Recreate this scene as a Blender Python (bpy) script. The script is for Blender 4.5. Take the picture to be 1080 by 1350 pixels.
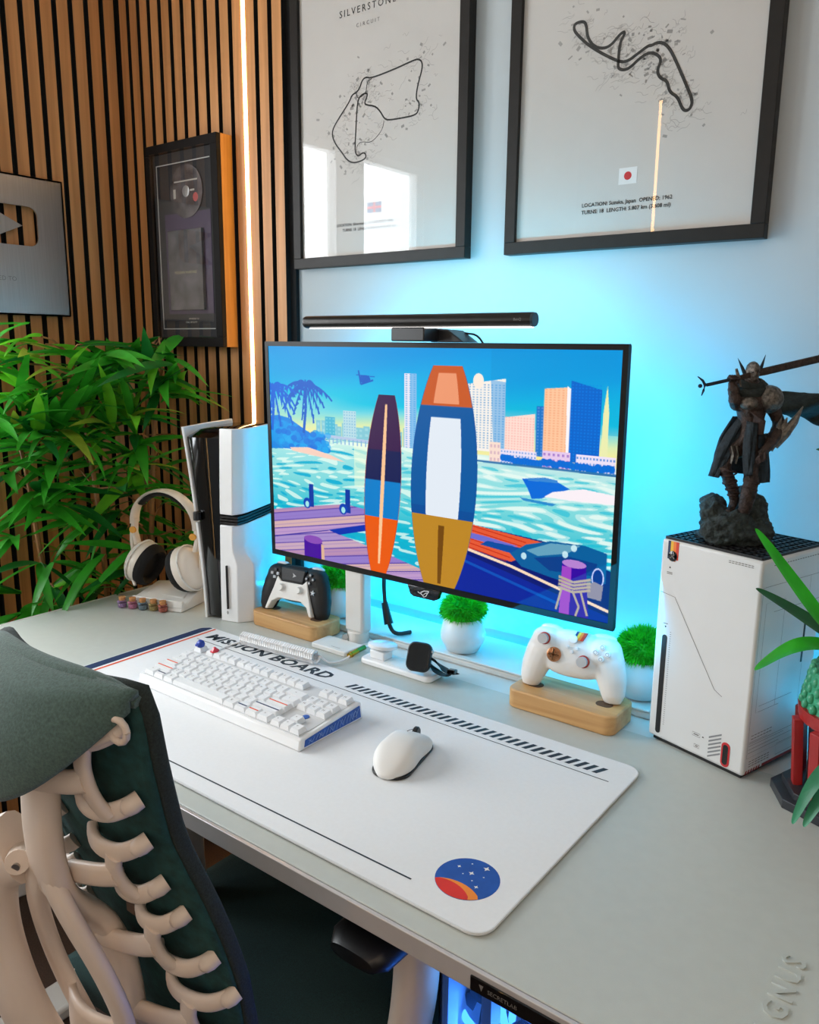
import bpy, math, random
import numpy as np
from mathutils import Matrix, Vector
random.seed(7); PI=math.pi
for o in list(bpy.data.objects): bpy.data.objects.remove(o)
SC=bpy.context.scene; COL=SC.collection
R=math.radians
# ---------------------------------------------------------------- camera (metres; desk top is z=0, floor z=-0.74)
cam_d=bpy.data.cameras.new('camera'); cam=bpy.data.objects.new('camera',cam_d); COL.objects.link(cam)
yaw,pit,rol=R(37.1669),R(11.602),R(-.5988)
fw=Vector((-math.sin(yaw)*math.cos(pit),math.cos(yaw)*math.cos(pit),-math.sin(pit)))
rt=Vector((math.cos(yaw),math.sin(yaw),0)); dn=fw.cross(rt)
r2=math.cos(rol)*rt+math.sin(rol)*dn; d2=-math.sin(rol)*rt+math.cos(rol)*dn
m=Matrix.Identity(4)
for i in range(3): m[i][0]=r2[i]; m[i][1]=-d2[i]; m[i][2]=-fw[i]
m.translation=Vector((.3452,-.9771,.5539)); cam.matrix_world=m
cam_d.sensor_fit='HORIZONTAL'; cam_d.sensor_width=36; cam_d.lens=36*1066.76/1080; cam_d.clip_start=.02
SC.camera=cam
# ---------------------------------------------------------------- world, daylight, exposure
vs=SC.view_settings; vs.view_transform='Standard'; vs.look='None'; vs.exposure=.1; vs.gamma=1; vs.use_curve_mapping=False
w=bpy.data.worlds.new('sky'); SC.world=w; w.use_nodes=True
bg=w.node_tree.nodes['Background']; bg.inputs[0].default_value=(.84,.93,1,1); bg.inputs[1].default_value=3.0
def area(name,loc,direction,sx,sy,power,color):
    d=bpy.data.lights.new(name,'AREA'); d.shape='RECTANGLE'; d.size=sx; d.size_y=sy; d.energy=power; d.color=color
    o=bpy.data.objects.new(name,d); COL.objects.link(o); o.location=loc
    o.rotation_euler=Vector(direction).to_track_quat('-Z','Y').to_euler(); return o
area('window_daylight',(-1.598,-.6025,.675),(1,0,0),.755,1.04,30,(.93,.97,1))
area('window_daylight_rear',(-1.598,-1.46,.675),(1,0,0),.44,1.04,7,(.93,.97,1))  # fill daylight through the unseen extra window, added to brighten the room
# ---------------------------------------------------------------- helpers
def lin(c):
    if isinstance(c,str): c=[int(c[i:i+2],16) for i in (0,2,4)]
    return tuple(((x/255)/12.92 if x/255<=.04045 else ((x/255+.055)/1.055)**2.4) for x in c)
MATS={}
def mat(name,col,rough=.5,metal=0,var=.06,vscale=30,bump=0,bscale=200,spec=.5,emit=0,trans=0,coat=0,alpha=1,stretch=None,sheen=0):
    if name in MATS: return MATS[name]
    mt=bpy.data.materials.new(name); mt.use_nodes=True; nt=mt.node_tree; N=nt.nodes; L=nt.links
    b=N['Principled BSDF']; c=lin(col)
    tc=N.new('ShaderNodeTexCoord'); mp=N.new('ShaderNodeMapping'); L.new(tc.outputs['Object'],mp.inputs[0])
    if stretch: mp.inputs['Scale'].default_value=stretch
    nz=N.new('ShaderNodeTexNoise'); nz.inputs['Scale'].default_value=vscale; nz.inputs['Detail'].default_value=4; L.new(mp.outputs[0],nz.inputs['Vector'])
    rp=N.new('ShaderNodeValToRGB'); L.new(nz.outputs['Fac'],rp.inputs[0])
    rp.color_ramp.elements[0].position=.3; rp.color_ramp.elements[1].position=.7
    rp.color_ramp.elements[0].color=(*[max(0,x*(1-var)) for x in c],1); rp.color_ramp.elements[1].color=(*[min(1,x*(1+var)) for x in c],1)
    L.new(rp.outputs[0],b.inputs['Base Color'])
    b.inputs['Roughness'].default_value=rough; b.inputs['Metallic'].default_value=metal; b.inputs['Specular IOR Level'].default_value=spec
    b.inputs['Coat Weight'].default_value=coat; b.inputs['Transmission Weight'].default_value=trans; b.inputs['Alpha'].default_value=alpha
    b.inputs['Sheen Weight'].default_value=sheen
    if emit: L.new(rp.outputs[0],b.inputs['Emission Color']); b.inputs['Emission Strength'].default_value=emit
    if bump:
        n2=N.new('ShaderNodeTexNoise'); n2.inputs['Scale'].default_value=bscale; n2.inputs['Detail'].default_value=3; L.new(mp.outputs[0],n2.inputs['Vector'])
        bp=N.new('ShaderNodeBump'); bp.inputs['Strength'].default_value=bump; bp.inputs['Distance'].default_value=.002; L.new(n2.outputs['Fac'],bp.inputs['Height']); L.new(bp.outputs[0],b.inputs['Normal'])
    MATS[name]=mt; return mt
def T(x=0,y=0,z=0): return Matrix.Translation((x,y,z))
def RX(a): return Matrix.Rotation(R(a),4,'X')
def RY(a): return Matrix.Rotation(R(a),4,'Y')
def RZ(a): return Matrix.Rotation(R(a),4,'Z')
def SCL(x,y,z): return Matrix.Diagonal((x,y,z,1))
class G:
    def __init__(s): s.v=[]; s.f=[]
    def add(s,vs,fs,m=None):
        k=len(s.v)
        for p in vs:
            p=Vector(p)
            if m is not None: p=m@p
            s.v.append(tuple(p))
        for f in fs: s.f.append([k+i for i in f])
        return s
    def box(s,c,d,m=None):
        x,y,z=c; a,b,h=d[0]/2,d[1]/2,d[2]/2
        return s.add([(x+i*a,y+j*b,z+k*h) for k in(-1,1) for j in(-1,1) for i in(-1,1)],[(0,2,3,1),(4,5,7,6),(0,1,5,4),(2,6,7,3),(0,4,6,2),(1,3,7,5)],m)
    def bb(s,x0,x1,y0,y1,z0,z1,m=None): return s.box(((x0+x1)/2,(y0+y1)/2,(z0+z1)/2),(x1-x0,y1-y0,z1-z0),m)
    def prism(s,p,z0,z1,m=None):
        n=len(p); return s.add([(x,y,z0) for x,y in p]+[(x,y,z1) for x,y in p],[tuple(range(n))[::-1],tuple(range(n,2*n))]+[(i,(i+1)%n,n+(i+1)%n,n+i) for i in range(n)],m)
    def face(s,p,m=None): return s.add(p,[tuple(range(len(p)))],m)
    def loft(s,rings,caps=True,closed=False,m=None):
        n=len(rings[0]); v=[q for r in rings for q in r]; f=[]; K=len(rings)
        for a in range(K if closed else K-1):
            for i in range(n): f.append((a*n+i,a*n+(i+1)%n,((a+1)%K)*n+(i+1)%n,((a+1)%K)*n+i))
        if caps and not closed: f+= [tuple(range(n))[::-1],tuple(range((K-1)*n,K*n))]
        return s.add(v,f,m)
    def tube(s,pts,r,n=8,m=None,closed=False,up=(0,0,1),caps=True,sq=1):
        P=[Vector(p) for p in pts]; K=len(P)
        rr=list(r) if isinstance(r,(list,)) else [r]*K
        rings=[]
        for i in range(K):
            a=P[(i-1)%K] if (closed or i>0) else P[0]; b=P[(i+1)%K] if (closed or i<K-1) else P[-1]
            t=(b-a).normalized(); u=Vector(up)
            if abs(t.dot(u.normalized()))>.98: u=Vector((1,.03,0)) if abs(t.x)<.9 else Vector((0,1,0))
            x=t.cross(u).normalized(); y=x.cross(t).normalized()
            q=rr[i]; rx,ry=(q if isinstance(q,tuple) else (q,q))
            ring=[]
            for k in range(n):
                ca,sa=math.cos(2*PI*k/n),math.sin(2*PI*k/n)
                if sq!=1: ca=math.copysign(abs(ca)**sq,ca); sa=math.copysign(abs(sa)**sq,sa)
                ring.append(P[i]+x*rx*ca+y*ry*sa)
            rings.append(ring)
        return s.loft(rings,caps,closed,m)
    def lathe(s,prof,n=24,m=None,caps=True):
        return s.loft([[(r*math.cos(2*PI*k/n),r*math.sin(2*PI*k/n),z) for k in range(n)] for r,z in prof],caps,False,m)
    def ball(s,c,r,nu=16,nv=10,m=None,e=1):
        if not isinstance(r,tuple): r=(r,r,r)
        sg=lambda x:math.copysign(abs(x)**e,x)
        return s.loft([[(c[0]+r[0]*sg(math.cos(2*PI*k/nu))*sg(math.cos(t)),c[1]+r[1]*sg(math.sin(2*PI*k/nu))*sg(math.cos(t)),c[2]+r[2]*sg(math.sin(t))) for k in range(nu)] for t in [(-.495+.99*j/nv)*PI for j in range(nv+1)]],True,False,m)
    def sheet(s,fn,nu,nv,m=None):
        return s.add([fn(i/nu,j/nv) for j in range(nv+1) for i in range(nu+1)],[(j*(nu+1)+i,j*(nu+1)+i+1,(j+1)*(nu+1)+i+1,(j+1)*(nu+1)+i) for j in range(nv) for i in range(nu)],m)
    def ribbon(s,p,wd,z,m=None,closed=False):
        n=len(p); L=[];Q=[]
        for i in range(n):
            a=p[(i-1)%n] if closed or i else p[0]; b=p[(i+1)%n] if closed or i<n-1 else p[-1]
            dx,dy=b[0]-a[0],b[1]-a[1]; l=math.hypot(dx,dy) or 1; nx,ny=-dy/l*wd/2,dx/l*wd/2
            L.append((p[i][0]+nx,p[i][1]+ny,z)); Q.append((p[i][0]-nx,p[i][1]-ny,z))
        k=n if closed else n-1
        return s.add(L+Q,[(n+i,n+(i+1)%n,(i+1)%n,i) for i in range(k)],m)
def rrect(w,h,r,n=5):
    o=[]
    for cx,cy,a in ((w/2-r,h/2-r,0),(-w/2+r,h/2-r,90),(-w/2+r,-h/2+r,180),(w/2-r,-h/2+r,270)):
        for k in range(n+1): t=R(a+90*k/n); o.append((cx+r*math.cos(t),cy+r*math.sin(t)))
    return o
def circ(r,n=24,cx=0,cy=0): return [(cx+r*math.cos(2*PI*k/n),cy+r*math.sin(2*PI*k/n)) for k in range(n)]
def chaikin(p,it=2,closed=False):
    for _ in range(it):
        q=[]; n=len(p)
        if not closed: q.append(p[0])
        for i in range(n if closed else n-1):
            a=Vector(p[i]); b=Vector(p[(i+1)%n]); q+= [tuple(a*.75+b*.25),tuple(a*.25+b*.75)]
        if not closed: q.append(p[-1])
        p=q
    return p
def mesh(name,g,smooth=35):
    me=bpy.data.meshes.new(name); me.from_pydata(g.v,[],g.f); me.validate()
    if smooth: me.shade_smooth(); me.set_sharp_from_angle(angle=R(smooth))
    return me
def props(o,label=None,cat=None,group=None,kind=None):
    if label: o['label']=label
    if cat: o['category']=cat
    if group: o['group']=group
    if kind: o['kind']=kind
    return o
ROOTM={}
def thing(name,label,cat,loc=(0,0,0),rz=0,group=None):
    o=bpy.data.objects.new(name,None); COL.objects.link(o); o.empty_display_size=.05
    o.location=loc; o.rotation_euler=(0,0,R(rz)); ROOTM[o.name]=T(*loc)@RZ(rz); return props(o,label,cat,group)
def link(name,me,mt,parent=None,world=False):
    o=bpy.data.objects.new(name,me); COL.objects.link(o)
    if mt is not None and not me.materials: me.materials.append(mt)
    if parent is not None:
        o.parent=parent
        if world and parent.name in ROOTM: o.matrix_parent_inverse=ROOTM[parent.name].inverted()
    return o
def obj(name,g,mt,parent=None,world=False,bevel=0,seg=2,smooth=35,sub=0,solid=0,remesh=0,smooth_it=0,label=None,kind=None,disp=None):
    if parent is None and g.v:      # origin at the base
        a=np.array(g.v); c=((a[:,0].min()+a[:,0].max())/2,(a[:,1].min()+a[:,1].max())/2,a[:,2].min())
        g.v=[(x-c[0],y-c[1],z-c[2]) for x,y,z in g.v]
    o=link(name,mesh(name,g,smooth),mt,parent,world)
    if parent is None and g.v: o.location=c
    if remesh: q=o.modifiers.new('r','REMESH'); q.mode='VOXEL'; q.voxel_size=remesh; q.use_smooth_shade=True
    if smooth_it: q=o.modifiers.new('s','SMOOTH'); q.iterations=smooth_it; q.factor=.5
    if solid: q=o.modifiers.new('t','SOLIDIFY'); q.thickness=solid; q.offset=0
    if sub: q=o.modifiers.new('u','SUBSURF'); q.levels=sub; q.render_levels=sub
    if bevel: q=o.modifiers.new('b','BEVEL'); q.width=bevel; q.segments=seg; q.limit_method='ANGLE'; q.angle_limit=R(40); q.harden_normals=False
    if disp:
        tx=bpy.data.textures.new(name+'_relief','CLOUDS'); tx.noise_scale=disp[1]
        q=o.modifiers.new('d','DISPLACE'); q.texture=tx; q.strength=disp[0]; q.mid_level=.5
    return props(o,label,None,None,kind)
def copy_tree(o,parent=None,inv=None):
    c=o.copy(); COL.objects.link(c); c.parent=parent
    for ch in list(o.children): copy_tree(ch,c)
    return c
TXT={}
def textmesh(s,size,shear=0,space=1,extrude=0,align='LEFT',bold=0):
    k=(s,size,shear,space,extrude,align,bold)
    if k in TXT: return TXT[k]
    cu=bpy.data.curves.new('lettering','FONT'); cu.body=s; cu.size=size; cu.shear=shear; cu.space_character=space; cu.extrude=extrude; cu.align_x=align; cu.resolution_u=2; cu.offset=bold
    o=bpy.data.objects.new('lettering_tmp',cu); COL.objects.link(o); bpy.context.view_layer.update()
    me=bpy.data.meshes.new_from_object(o.evaluated_get(bpy.context.evaluated_depsgraph_get())); me.materials.clear()
    bpy.data.objects.remove(o); bpy.data.curves.remove(cu); TXT[k]=me; return me
def text(name,s,size,mt,parent,m,world=False,**k):
    me=textmesh(s,size,**k).copy(); me.transform(m); return link(name,me,mt,parent,world)
# ---------------------------------------------------------------- materials
def wood(name,c1,c2,axis='z',scale=1,rough=.5):
    mt=bpy.data.materials.new(name); mt.use_nodes=True; nt=mt.node_tree; N=nt.nodes; L=nt.links; b=N['Principled BSDF']
    tc=N.new('ShaderNodeTexCoord'); mp=N.new('ShaderNodeMapping'); L.new(tc.outputs['Object'],mp.inputs[0])
    st={'z':(60,60,2.2),'x':(3,60,60),'y':(60,3,60)}[axis]; mp.inputs['Scale'].default_value=[q*scale for q in st]
    oi=N.new('ShaderNodeObjectInfo'); va=N.new('ShaderNodeVectorMath'); va.operation='ADD'; cb=N.new('ShaderNodeCombineXYZ'); mu=N.new('ShaderNodeMath'); mu.operation='MULTIPLY'; mu.inputs[1].default_value=40
    L.new(oi.outputs['Random'],mu.inputs[0]); 
    for i in range(3): L.new(mu.outputs[0],cb.inputs[i])
    L.new(mp.outputs[0],va.inputs[0]); L.new(cb.outputs[0],va.inputs[1])
    nz=N.new('ShaderNodeTexNoise'); nz.inputs['Scale'].default_value=1; nz.inputs['Detail'].default_value=6; nz.inputs['Distortion'].default_value=.4; L.new(va.outputs[0],nz.inputs['Vector'])
    rp=N.new('ShaderNodeValToRGB'); rp.color_ramp.elements[0].position=.32; rp.color_ramp.elements[1].position=.7
    rp.color_ramp.elements[0].color=(*lin(c1),1); rp.color_ramp.elements[1].color=(*lin(c2),1)
    L.new(nz.outputs['Fac'],rp.inputs[0]); L.new(rp.outputs[0],b.inputs['Base Color']); b.inputs['Roughness'].default_value=rough
    bp=N.new('ShaderNodeBump'); bp.inputs['Strength'].default_value=.15; bp.inputs['Distance'].default_value=.001; L.new(nz.outputs['Fac'],bp.inputs['Height']); L.new(bp.outputs[0],b.inputs['Normal'])
    MATS[name]=mt; return mt
def emis(name,col,strength):
    mt=bpy.data.materials.new(name); mt.use_nodes=True; N=mt.node_tree.nodes; N.clear(); e=N.new('ShaderNodeEmission'); o=N.new('ShaderNodeOutputMaterial')
    e.inputs[0].default_value=(*col,1); e.inputs[1].default_value=strength; mt.node_tree.links.new(e.outputs[0],o.inputs[0]); MATS[name]=mt; return mt
slat_wood=wood('oak_slat','b57c4a','d89a62','z')
oak_x=wood('oak_block','b98a54','d6ab74','x')
wallp=mat('white_wall_paint','b8bdbf',.75,0,.015,8,.05,400)
felt=mat('black_felt','08080a',.95,0,.2,300,.3,900)
ceil=mat('ceiling_paint','e2dfd8',.8,0,.01)
carpet=mat('brown_carpet','4a3a33',.95,0,.25,260,.8,700)
desk_m=mat('grey_desk_leatherette','bfc4bf',.42,0,.02,60,.12,900)
white_metal=mat('white_powder_coat','d8d6d2',.35,0,.015)
rail_m=mat('desk_rail_aluminium','cfc9c6',.3,.35,.03)
white_pl=mat('white_plastic','e6e7e8',.35,0,.012)
white_soft=mat('matt_white_plastic','e4e3e0',.5,0,.015)
white_gloss=mat('white_gloss','eef0f2',.18,0,.01)
black_gloss=mat('black_gloss','050506',.06,0,.1,spec=.6)
black_pl=mat('black_plastic','121214',.4,0,.1)
black_matt=mat('black_matt','0e0e10',.6,0,.15)
dark_grey=mat('dark_grey','2b2c2e',.45,0,.08)
frame_blk=mat('black_frame_wood','1e1a17',.5,0,.12,40,.1,300,spec=.3)
steel=mat('brushed_steel','b9b8b6',.28,1,.08,8,.1,300,stretch=(1,60,1))
cream=mat('cream_polymer','e4d3c5',.42,0,.02,20)
fab_green=mat('green_grey_fabric','4c645f',.95,0,.28,420,.5,900,sheen=.2)
fab_teal=mat('dark_teal_mesh','1a4544',.8,0,.3,90,.3,800)
fab_seat=mat('dark_teal_seat_fabric','12302f',.95,0,.35,600,.5,1200)
fab_edge=mat('charcoal_edge_fabric','27302e',.95,0,.3,500,.4,900)
navy=mat('navy_print','15305c',.6,0,.03); orange_p=mat('orange_print','e2572f',.6,0,.03); ink=mat('dark_ink','22303c',.6,0,.03)
blackink=mat('black_ink','141312',.6,0,.05); greyink=mat('grey_ink','6f6a66',.7,0,.1); redink=mat('red_ink','c2252b',.6,0,.05)
paper=mat('poster_paper','c6c1bc',.7,0,.01)
green_moss=mat('bright_green_grass','3cc81f',.6,0,.35,60)
pot_m=mat('white_ceramic','dfe4e6',.3,0,.02)
gold=mat('gold_metal','c9952e',.25,1,.1)
glass=mat('clear_glass','ffffff',.02,0,0,trans=1)
def pane_mat(name,ior=1.5,tint=(1,1,1)):
    mt=bpy.data.materials.new(name); mt.use_nodes=True; N=mt.node_tree.nodes; L=mt.node_tree.links; N.clear()
    o=N.new('ShaderNodeOutputMaterial'); mx=N.new('ShaderNodeMixShader'); tr=N.new('ShaderNodeBsdfTransparent'); gl=N.new('ShaderNodeBsdfGlossy'); fr=N.new('ShaderNodeFresnel')
    tr.inputs[0].default_value=(*tint,1); gl.inputs['Roughness'].default_value=.0; 
    ge=N.new('ShaderNodeNewGeometry'); im_=N.new('ShaderNodeMix'); im_.inputs[2].default_value=ior; im_.inputs[3].default_value=1/ior; L.new(ge.outputs['Backfacing'],im_.inputs[0]); L.new(im_.outputs[0],fr.inputs[0])
    L.new(fr.outputs[0],mx.inputs[0]); L.new(tr.outputs[0],mx.inputs[1]); L.new(gl.outputs[0],mx.inputs[2]); L.new(mx.outputs[0],o.inputs[0]); MATS[name]=mt; return mt
pane=pane_mat('glass_pane',1.52)
# ================================================================ ROOM
XL,YB,XR,YF,ZF,ZC=-1.553,.322,2.1,-2.25,-.74,1.66
def struct(name,g,mt,**k): return props(obj(name,g,mt,**k),kind='structure')
struct('floor',G().bb(XL-.2,XR+.2,YF-.2,YB+.2,ZF-.1,ZF),carpet)
struct('ceiling',G().bb(XL-.2,XR+.2,YF-.2,YB+.2,ZC,ZC+.1),ceil)
wb=struct('wall_back',G().bb(XL-.12,XR+.12,YB,YB+.12,ZF,ZC),wallp)
struct('wall_right',G().bb(XR,XR+.12,YF,YB,ZF,ZC),wallp)
wf=struct('wall_front',G().bb(XL-.12,XR+.12,YF-.12,YF,ZF,ZC),wallp)
# left wall: main window, plus an unseen rear opening added for fill daylight
WIN=[(-.985,-.22,.15,1.20),(-1.69,-1.23,.15,1.20)]
g=G(); ys=[YF]+[q for a in sorted(WIN) for q in a[:2]]+[YB]
for i in range(0,len(ys),2): g.bb(XL-.12,XL,ys[i],ys[i+1],ZF,ZC)
for a,b,z0,z1 in WIN: g.bb(XL-.12,XL,a,b,ZF,z0); g.bb(XL-.12,XL,a,b,z1,ZC)
wl=struct('wall_left',g,wallp)
for n,(a,b,z0,z1) in enumerate(WIN):  # the second window is the added fill opening
    f=G(); x0,x1=XL-.040,XL-.004
    for q in ((a,a+.04,z0,z1),(b-.04,b,z0,z1),(a,b,z0,z0+.04),(a,b,z1-.03,z1)): f.bb(x0,x1,*q)
    if n==0: f.bb(x0,XL+.004,-.635,-.495,z0,z1)
    W=struct('window_%d'%(n+1),f,white_pl,bevel=.003); W0=W.location
    obj('window_pane',G().bb(x0+.010-W0.x,x0+.014-W0.x,a+.03-W0.y,b-.03-W0.y,z0+.03-W0.z,z1-.02-W0.z),pane,W,smooth=0)
    obj('window_sill',G().bb(XL-.004-W0.x,XL+.05-W0.x,a-.03-W0.y,b+.03-W0.y,z0-.03-W0.z,z0-W0.z),white_pl,W,bevel=.004)
# oak slats on black felt, every slat a piece of its wall
PITCH=.0402; SW=.0275
wbl,wll=wb.location,wl.location
obj('felt_backing',G().bb(XL-wbl.x,-.9455-wbl.x,YB-.010-wbl.y,YB-wbl.y,ZF-wbl.z,ZC-wbl.z),felt,wb,smooth=0)
obj('felt_backing',G().bb(XL-wll.x,XL+.010-wll.x,-.205-wll.y,YB-.010-wll.y,ZF-wll.z,ZC-wll.z),felt,wl,smooth=0)
H=ZC-ZF
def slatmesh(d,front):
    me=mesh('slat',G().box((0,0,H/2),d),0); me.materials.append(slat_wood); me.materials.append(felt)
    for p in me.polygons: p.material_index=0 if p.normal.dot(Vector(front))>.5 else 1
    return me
sm=slatmesh((SW,.012,H),(0,-1,0))
sm2=slatmesh((.012,SW,H),(1,0,0))
k=0; x=-.9632-SW/2
while x>XL+.03:
    s=link('slat',sm,None,wb); s.location=(x-wbl.x,YB-.016-wbl.y,ZF-wbl.z)
    x-=PITCH; k+=1
y=.283
while y>-.2:
    s=link('slat',sm2,None,wl); s.location=(XL+.016-wll.x,y-wll.y,ZF-wll.z); y-=PITCH
# warm light strip standing between the slats of the back wall
warm_core=emis('warm_led_core',(1,.56,.19),20)
def led(name,x,y,face,label):
    t=thing(name,label,'light strip',(x,y,ZF))
    obj('channel',G().bb(-.006,.006,-.004,.004,0,H),mat('anodised_channel','8f8a80',.4,.7),t,smooth=0)
    obj('diffuser',G().tube([(0,face*.004,.01),(0,face*.004,H-.01)],(.0066),10),warm_core,t)
    return t
led('led_strip',-1.0775,YB-.014,-1,'glowing warm white light strip standing upright between the oak slats')
led('led_strip',-1.155,YF+.008,1,'warm light strip seen only as a reflection in the poster glass')
# warm ceiling lamp behind the camera
t=thing('ceiling_lamp','round white ceiling lamp behind the camera','lamp',(.35,-1.55,ZC-.07))
obj('lamp_base',G().lathe([(.14,.05),(.15,.07)],32),white_pl,t); obj('lamp_shade',G().lathe([(.02,0),(.12,.005),(.16,.03),(.16,.05)],32),emis('lamp_opal',(1,.72,.47),2.0),t)
L_=area('ceiling_lamp_light',(.35,-1.55,ZC-.08),(0,0,-1),.3,.3,2.5,(1,.70,.48))
t=thing('floor_lamp','floor lamp with a linen shade standing behind the camera','lamp',(1.15,-1.80,ZF))  # unseen lamp added as warm fill for the upright surfaces
obj('lamp_base',G().lathe([(.14,.0005),(.14,.015),(.02,.025)],28),black_pl,t); obj('pole',G().tube([(0,0,.02),(0,0,1.25)],.011,12),black_pl,t)
obj('lamp_shade',G().lathe([(.17,1.15),(.14,1.42)],32,caps=False),emis('linen_glow',(1,.70,.44),2.2),t,solid=.004)
ld=bpy.data.lights.new('floor_lamp_bulb','POINT'); ld.energy=13; ld.color=(1,.76,.56); ld.shadow_soft_size=.16; lo_=bpy.data.objects.new('floor_lamp_bulb',ld); COL.objects.link(lo_); lo_.location=(1.15-.0,-1.80,ZF+1.55); 
# ================================================================ DESK
DX0,DX1,DY0,DY1=-1.229,.54,-.431,.292
d=thing('desk','light grey sit-stand desk with metal front rail and cable tray ledge','desk',((DX0+DX1)/2,-.07,ZF))
obj('desktop',G().bb(DX0,DX1,DY0+.004,DY1,-.024,-.0025),white_metal,d,True,bevel=.001)
obj('leatherette_pad',G().bb(DX0+.0005,DX1-.0005,DY0+.0045,.103,-.0025,0),desk_m,d,True,bevel=.0012)
obj('front_rail',G().bb(DX0,DX1,DY0-.001,DY0+.004,-.0235,-.0008),rail_m,d,True,bevel=.0008)
obj('left_rail',G().bb(DX0-.004,DX0,DY0,DY1,-.0235,.0005),white_metal,d,True,bevel=.0008)
obj('under_frame',G().bb(DX0+.02,DX1-.02,DY0+.03,DY1-.02,-.05,-.024),black_matt,d,True)
lg=obj('tray_cover',G().bb(-.765,-.052,.158,DY1,-.0024,.010),white_metal,d,True,bevel=.004,seg=3)
obj('tray_lip',G().bb(-.763,-.054,.1565,.170,.0101,.0135),white_metal,d,True,bevel=.0015,seg=3)
for lx in (-1.03,.34):
    l=obj('leg',G().bb(lx-.035,lx+.035,-.14,-.04,ZF+.03,-.05),white_metal,d,True,bevel=.004)
    obj('foot',G().bb(lx-.04,lx+.04,-.40,.26,ZF+.001,ZF+.03),white_metal,l,False,bevel=.008)
pl=obj('brand_plate',G().bb(.008,.115,DY0-.003,DY0-.0008,-.0215,-.006),black_gloss,d,True,bevel=.001)
obj('emblem',G().prism([(.018,-.0105),(.0225,-.0105),(.0205,-.0165)],0,.0004,T(0,DY0-.003,0)@RX(90)),greyink,pl)
text('lettering','SECRETLAB',.006,greyink,pl,T(.027,DY0-.0034,-.0155)@RX(90))
emb=mat('embossed_leatherette','bcc1bc',.3,0,.02)
text('embossed_lettering','MAGNUS',.028,emb,d,T(.249,-.372,.0001)@RZ(90),True,extrude=.0014,space=1.28,bold=.0006)
area('led_under_monitor',(0,0,0),(0,1,0),.01,.01,0,(1,1,1)) if False else None
# cyan light strip along the back of the desk
cy=thing('cyan_led_strip','cyan light strip hidden along the back edge of the desk','light strip',(-.45,.3005,-.012))
obj('tape',G().bb(-.47,.87,-.002,.002,-.006,.006),white_pl,cy,smooth=0)
obj('diode_band',G().bb(-.47,.87,.002,.005,-.005,.005),emis('cyan_led',(0,.62,1),6),cy,smooth=0)
area('cyan_led_strip_light',(-.25,.300,.014),(0,.1,1),1.35,.012,2.6,(0,.55,1))
# ================================================================ DESK MAT
MZ=.004
mt_w=mat('mat_white_cloth','e9ebed',.8,0,.012,200,.15,1500)
mo=thing('desk_mat','large white desk mat with a navy stripe and a round space emblem','desk mat',(-.45,-.2,.0002))
obj('cloth',G().prism(rrect(.9,.4,.022,7),.0006,MZ),mt_w,mo,bevel=.001)
obj('rubber_base',G().prism(rrect(.898,.398,.022,7),0,.0016),black_matt,mo)
obj('stitched_edge',G().tube([(x,y,.0030) for x,y in rrect(.8985,.3985,.0215,7)],.0014,6,closed=True),mat('edge_stitch','d9dbdd',.8,0,.06,900),mo)
zt=MZ+.0002
st=[(-.4485+.0,.195),(-.4485,-.195),(-.429,-.195),(-.429,.198),(-.440,.198)]
obj('navy_stripe',G().face([(x,y,zt) for x,y in ((-.448,.186),(-.448,-.190),(-.428,-.198),(-.428,.198),(-.436,.197))]),navy,mo,smooth=0)
obj('orange_stripe',G().face([(x,y,zt) for x,y in ((-.422,.198),(-.422,-.198),(-.4165,-.198),(-.4165,.198))]),orange_p,mo,smooth=0)
g=G(); g.ribbon([(-.406,.143),(.426,.142)],.0016,zt); g.ribbon([(-.406,-.178),(.343,-.171)],.0022,zt); obj('border_line',g,ink,mo,smooth=0)
g=G()
for k in range(34):
    x=-.040+k*.01325; g.face([(x,.152,zt),(x+.0072,.152,zt),(x+.0072+.009,.171,zt),(x+.009,.171,zt)])
obj('slash_row',g,ink,mo,smooth=0)
text('lettering','MISSION BOARD',.036,ink,mo,T(-.402,.157,zt)@SCL(1.12,.94,1),shear=.18,space=1.06,bold=.0013)
e=obj('space_emblem',G().prism(circ(.0345,40,.389,-.1335),MZ,zt),mat('emblem_blue','1450a8',.6,0,.1,60),mo,smooth=0)
CE=(.389,-.1335); rr=.0345
def seg(cx,cy,r2):
    pts=[]
    for k in range(120):
        a=2*PI*k/120; x,y=CE[0]+.0342*math.cos(a),CE[1]+.0342*math.sin(a)
        if math.hypot(x-cx,y-cy)<=r2: pts.append((a,x,y))
    pts.sort(key=lambda q:(q[0]-R(45))%(2*PI)); arc=[(x,y) for _,x,y in pts]
    a0=math.atan2(arc[0][1]-cy,arc[0][0]-cx); a1=math.atan2(arc[-1][1]-cy,arc[-1][0]-cx)
    da=(a0-a1+PI)%(2*PI)-PI
    return arc+[(cx+r2*math.cos(a1+da*k/12),cy+r2*math.sin(a1+da*k/12)) for k in range(1,12)]
obj('emblem_planet',G().face([(x,y,zt+.0002) for x,y in seg(.388,-.1885,.045)]),mat('emblem_orange','f08a2c',.6),e,smooth=0)
obj('emblem_planet',G().face([(x,y,zt+.0004) for x,y in seg(.379,-.1885,.0405)]),mat('emblem_red','dc2b1e',.6),e,smooth=0)
g=G()
for sx,sy,sr in ((.397,-.108,.0042),(.388,-.124,.0036),(.371,-.122,.0026),(.404,-.140,.0028),(.380,-.110,.0014),(.381,-.130,.0013),(.395,-.134,.0014),(.402,-.122,.0014)):
    g.face([(sx+(sr if k%2==0 else sr*.42)*math.cos(k*PI/4),sy+(sr if k%2==0 else sr*.42)*math.sin(k*PI/4),zt+.0003) for k in range(8)])
obj('emblem_stars',g,white_pl,e,smooth=0)
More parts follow.
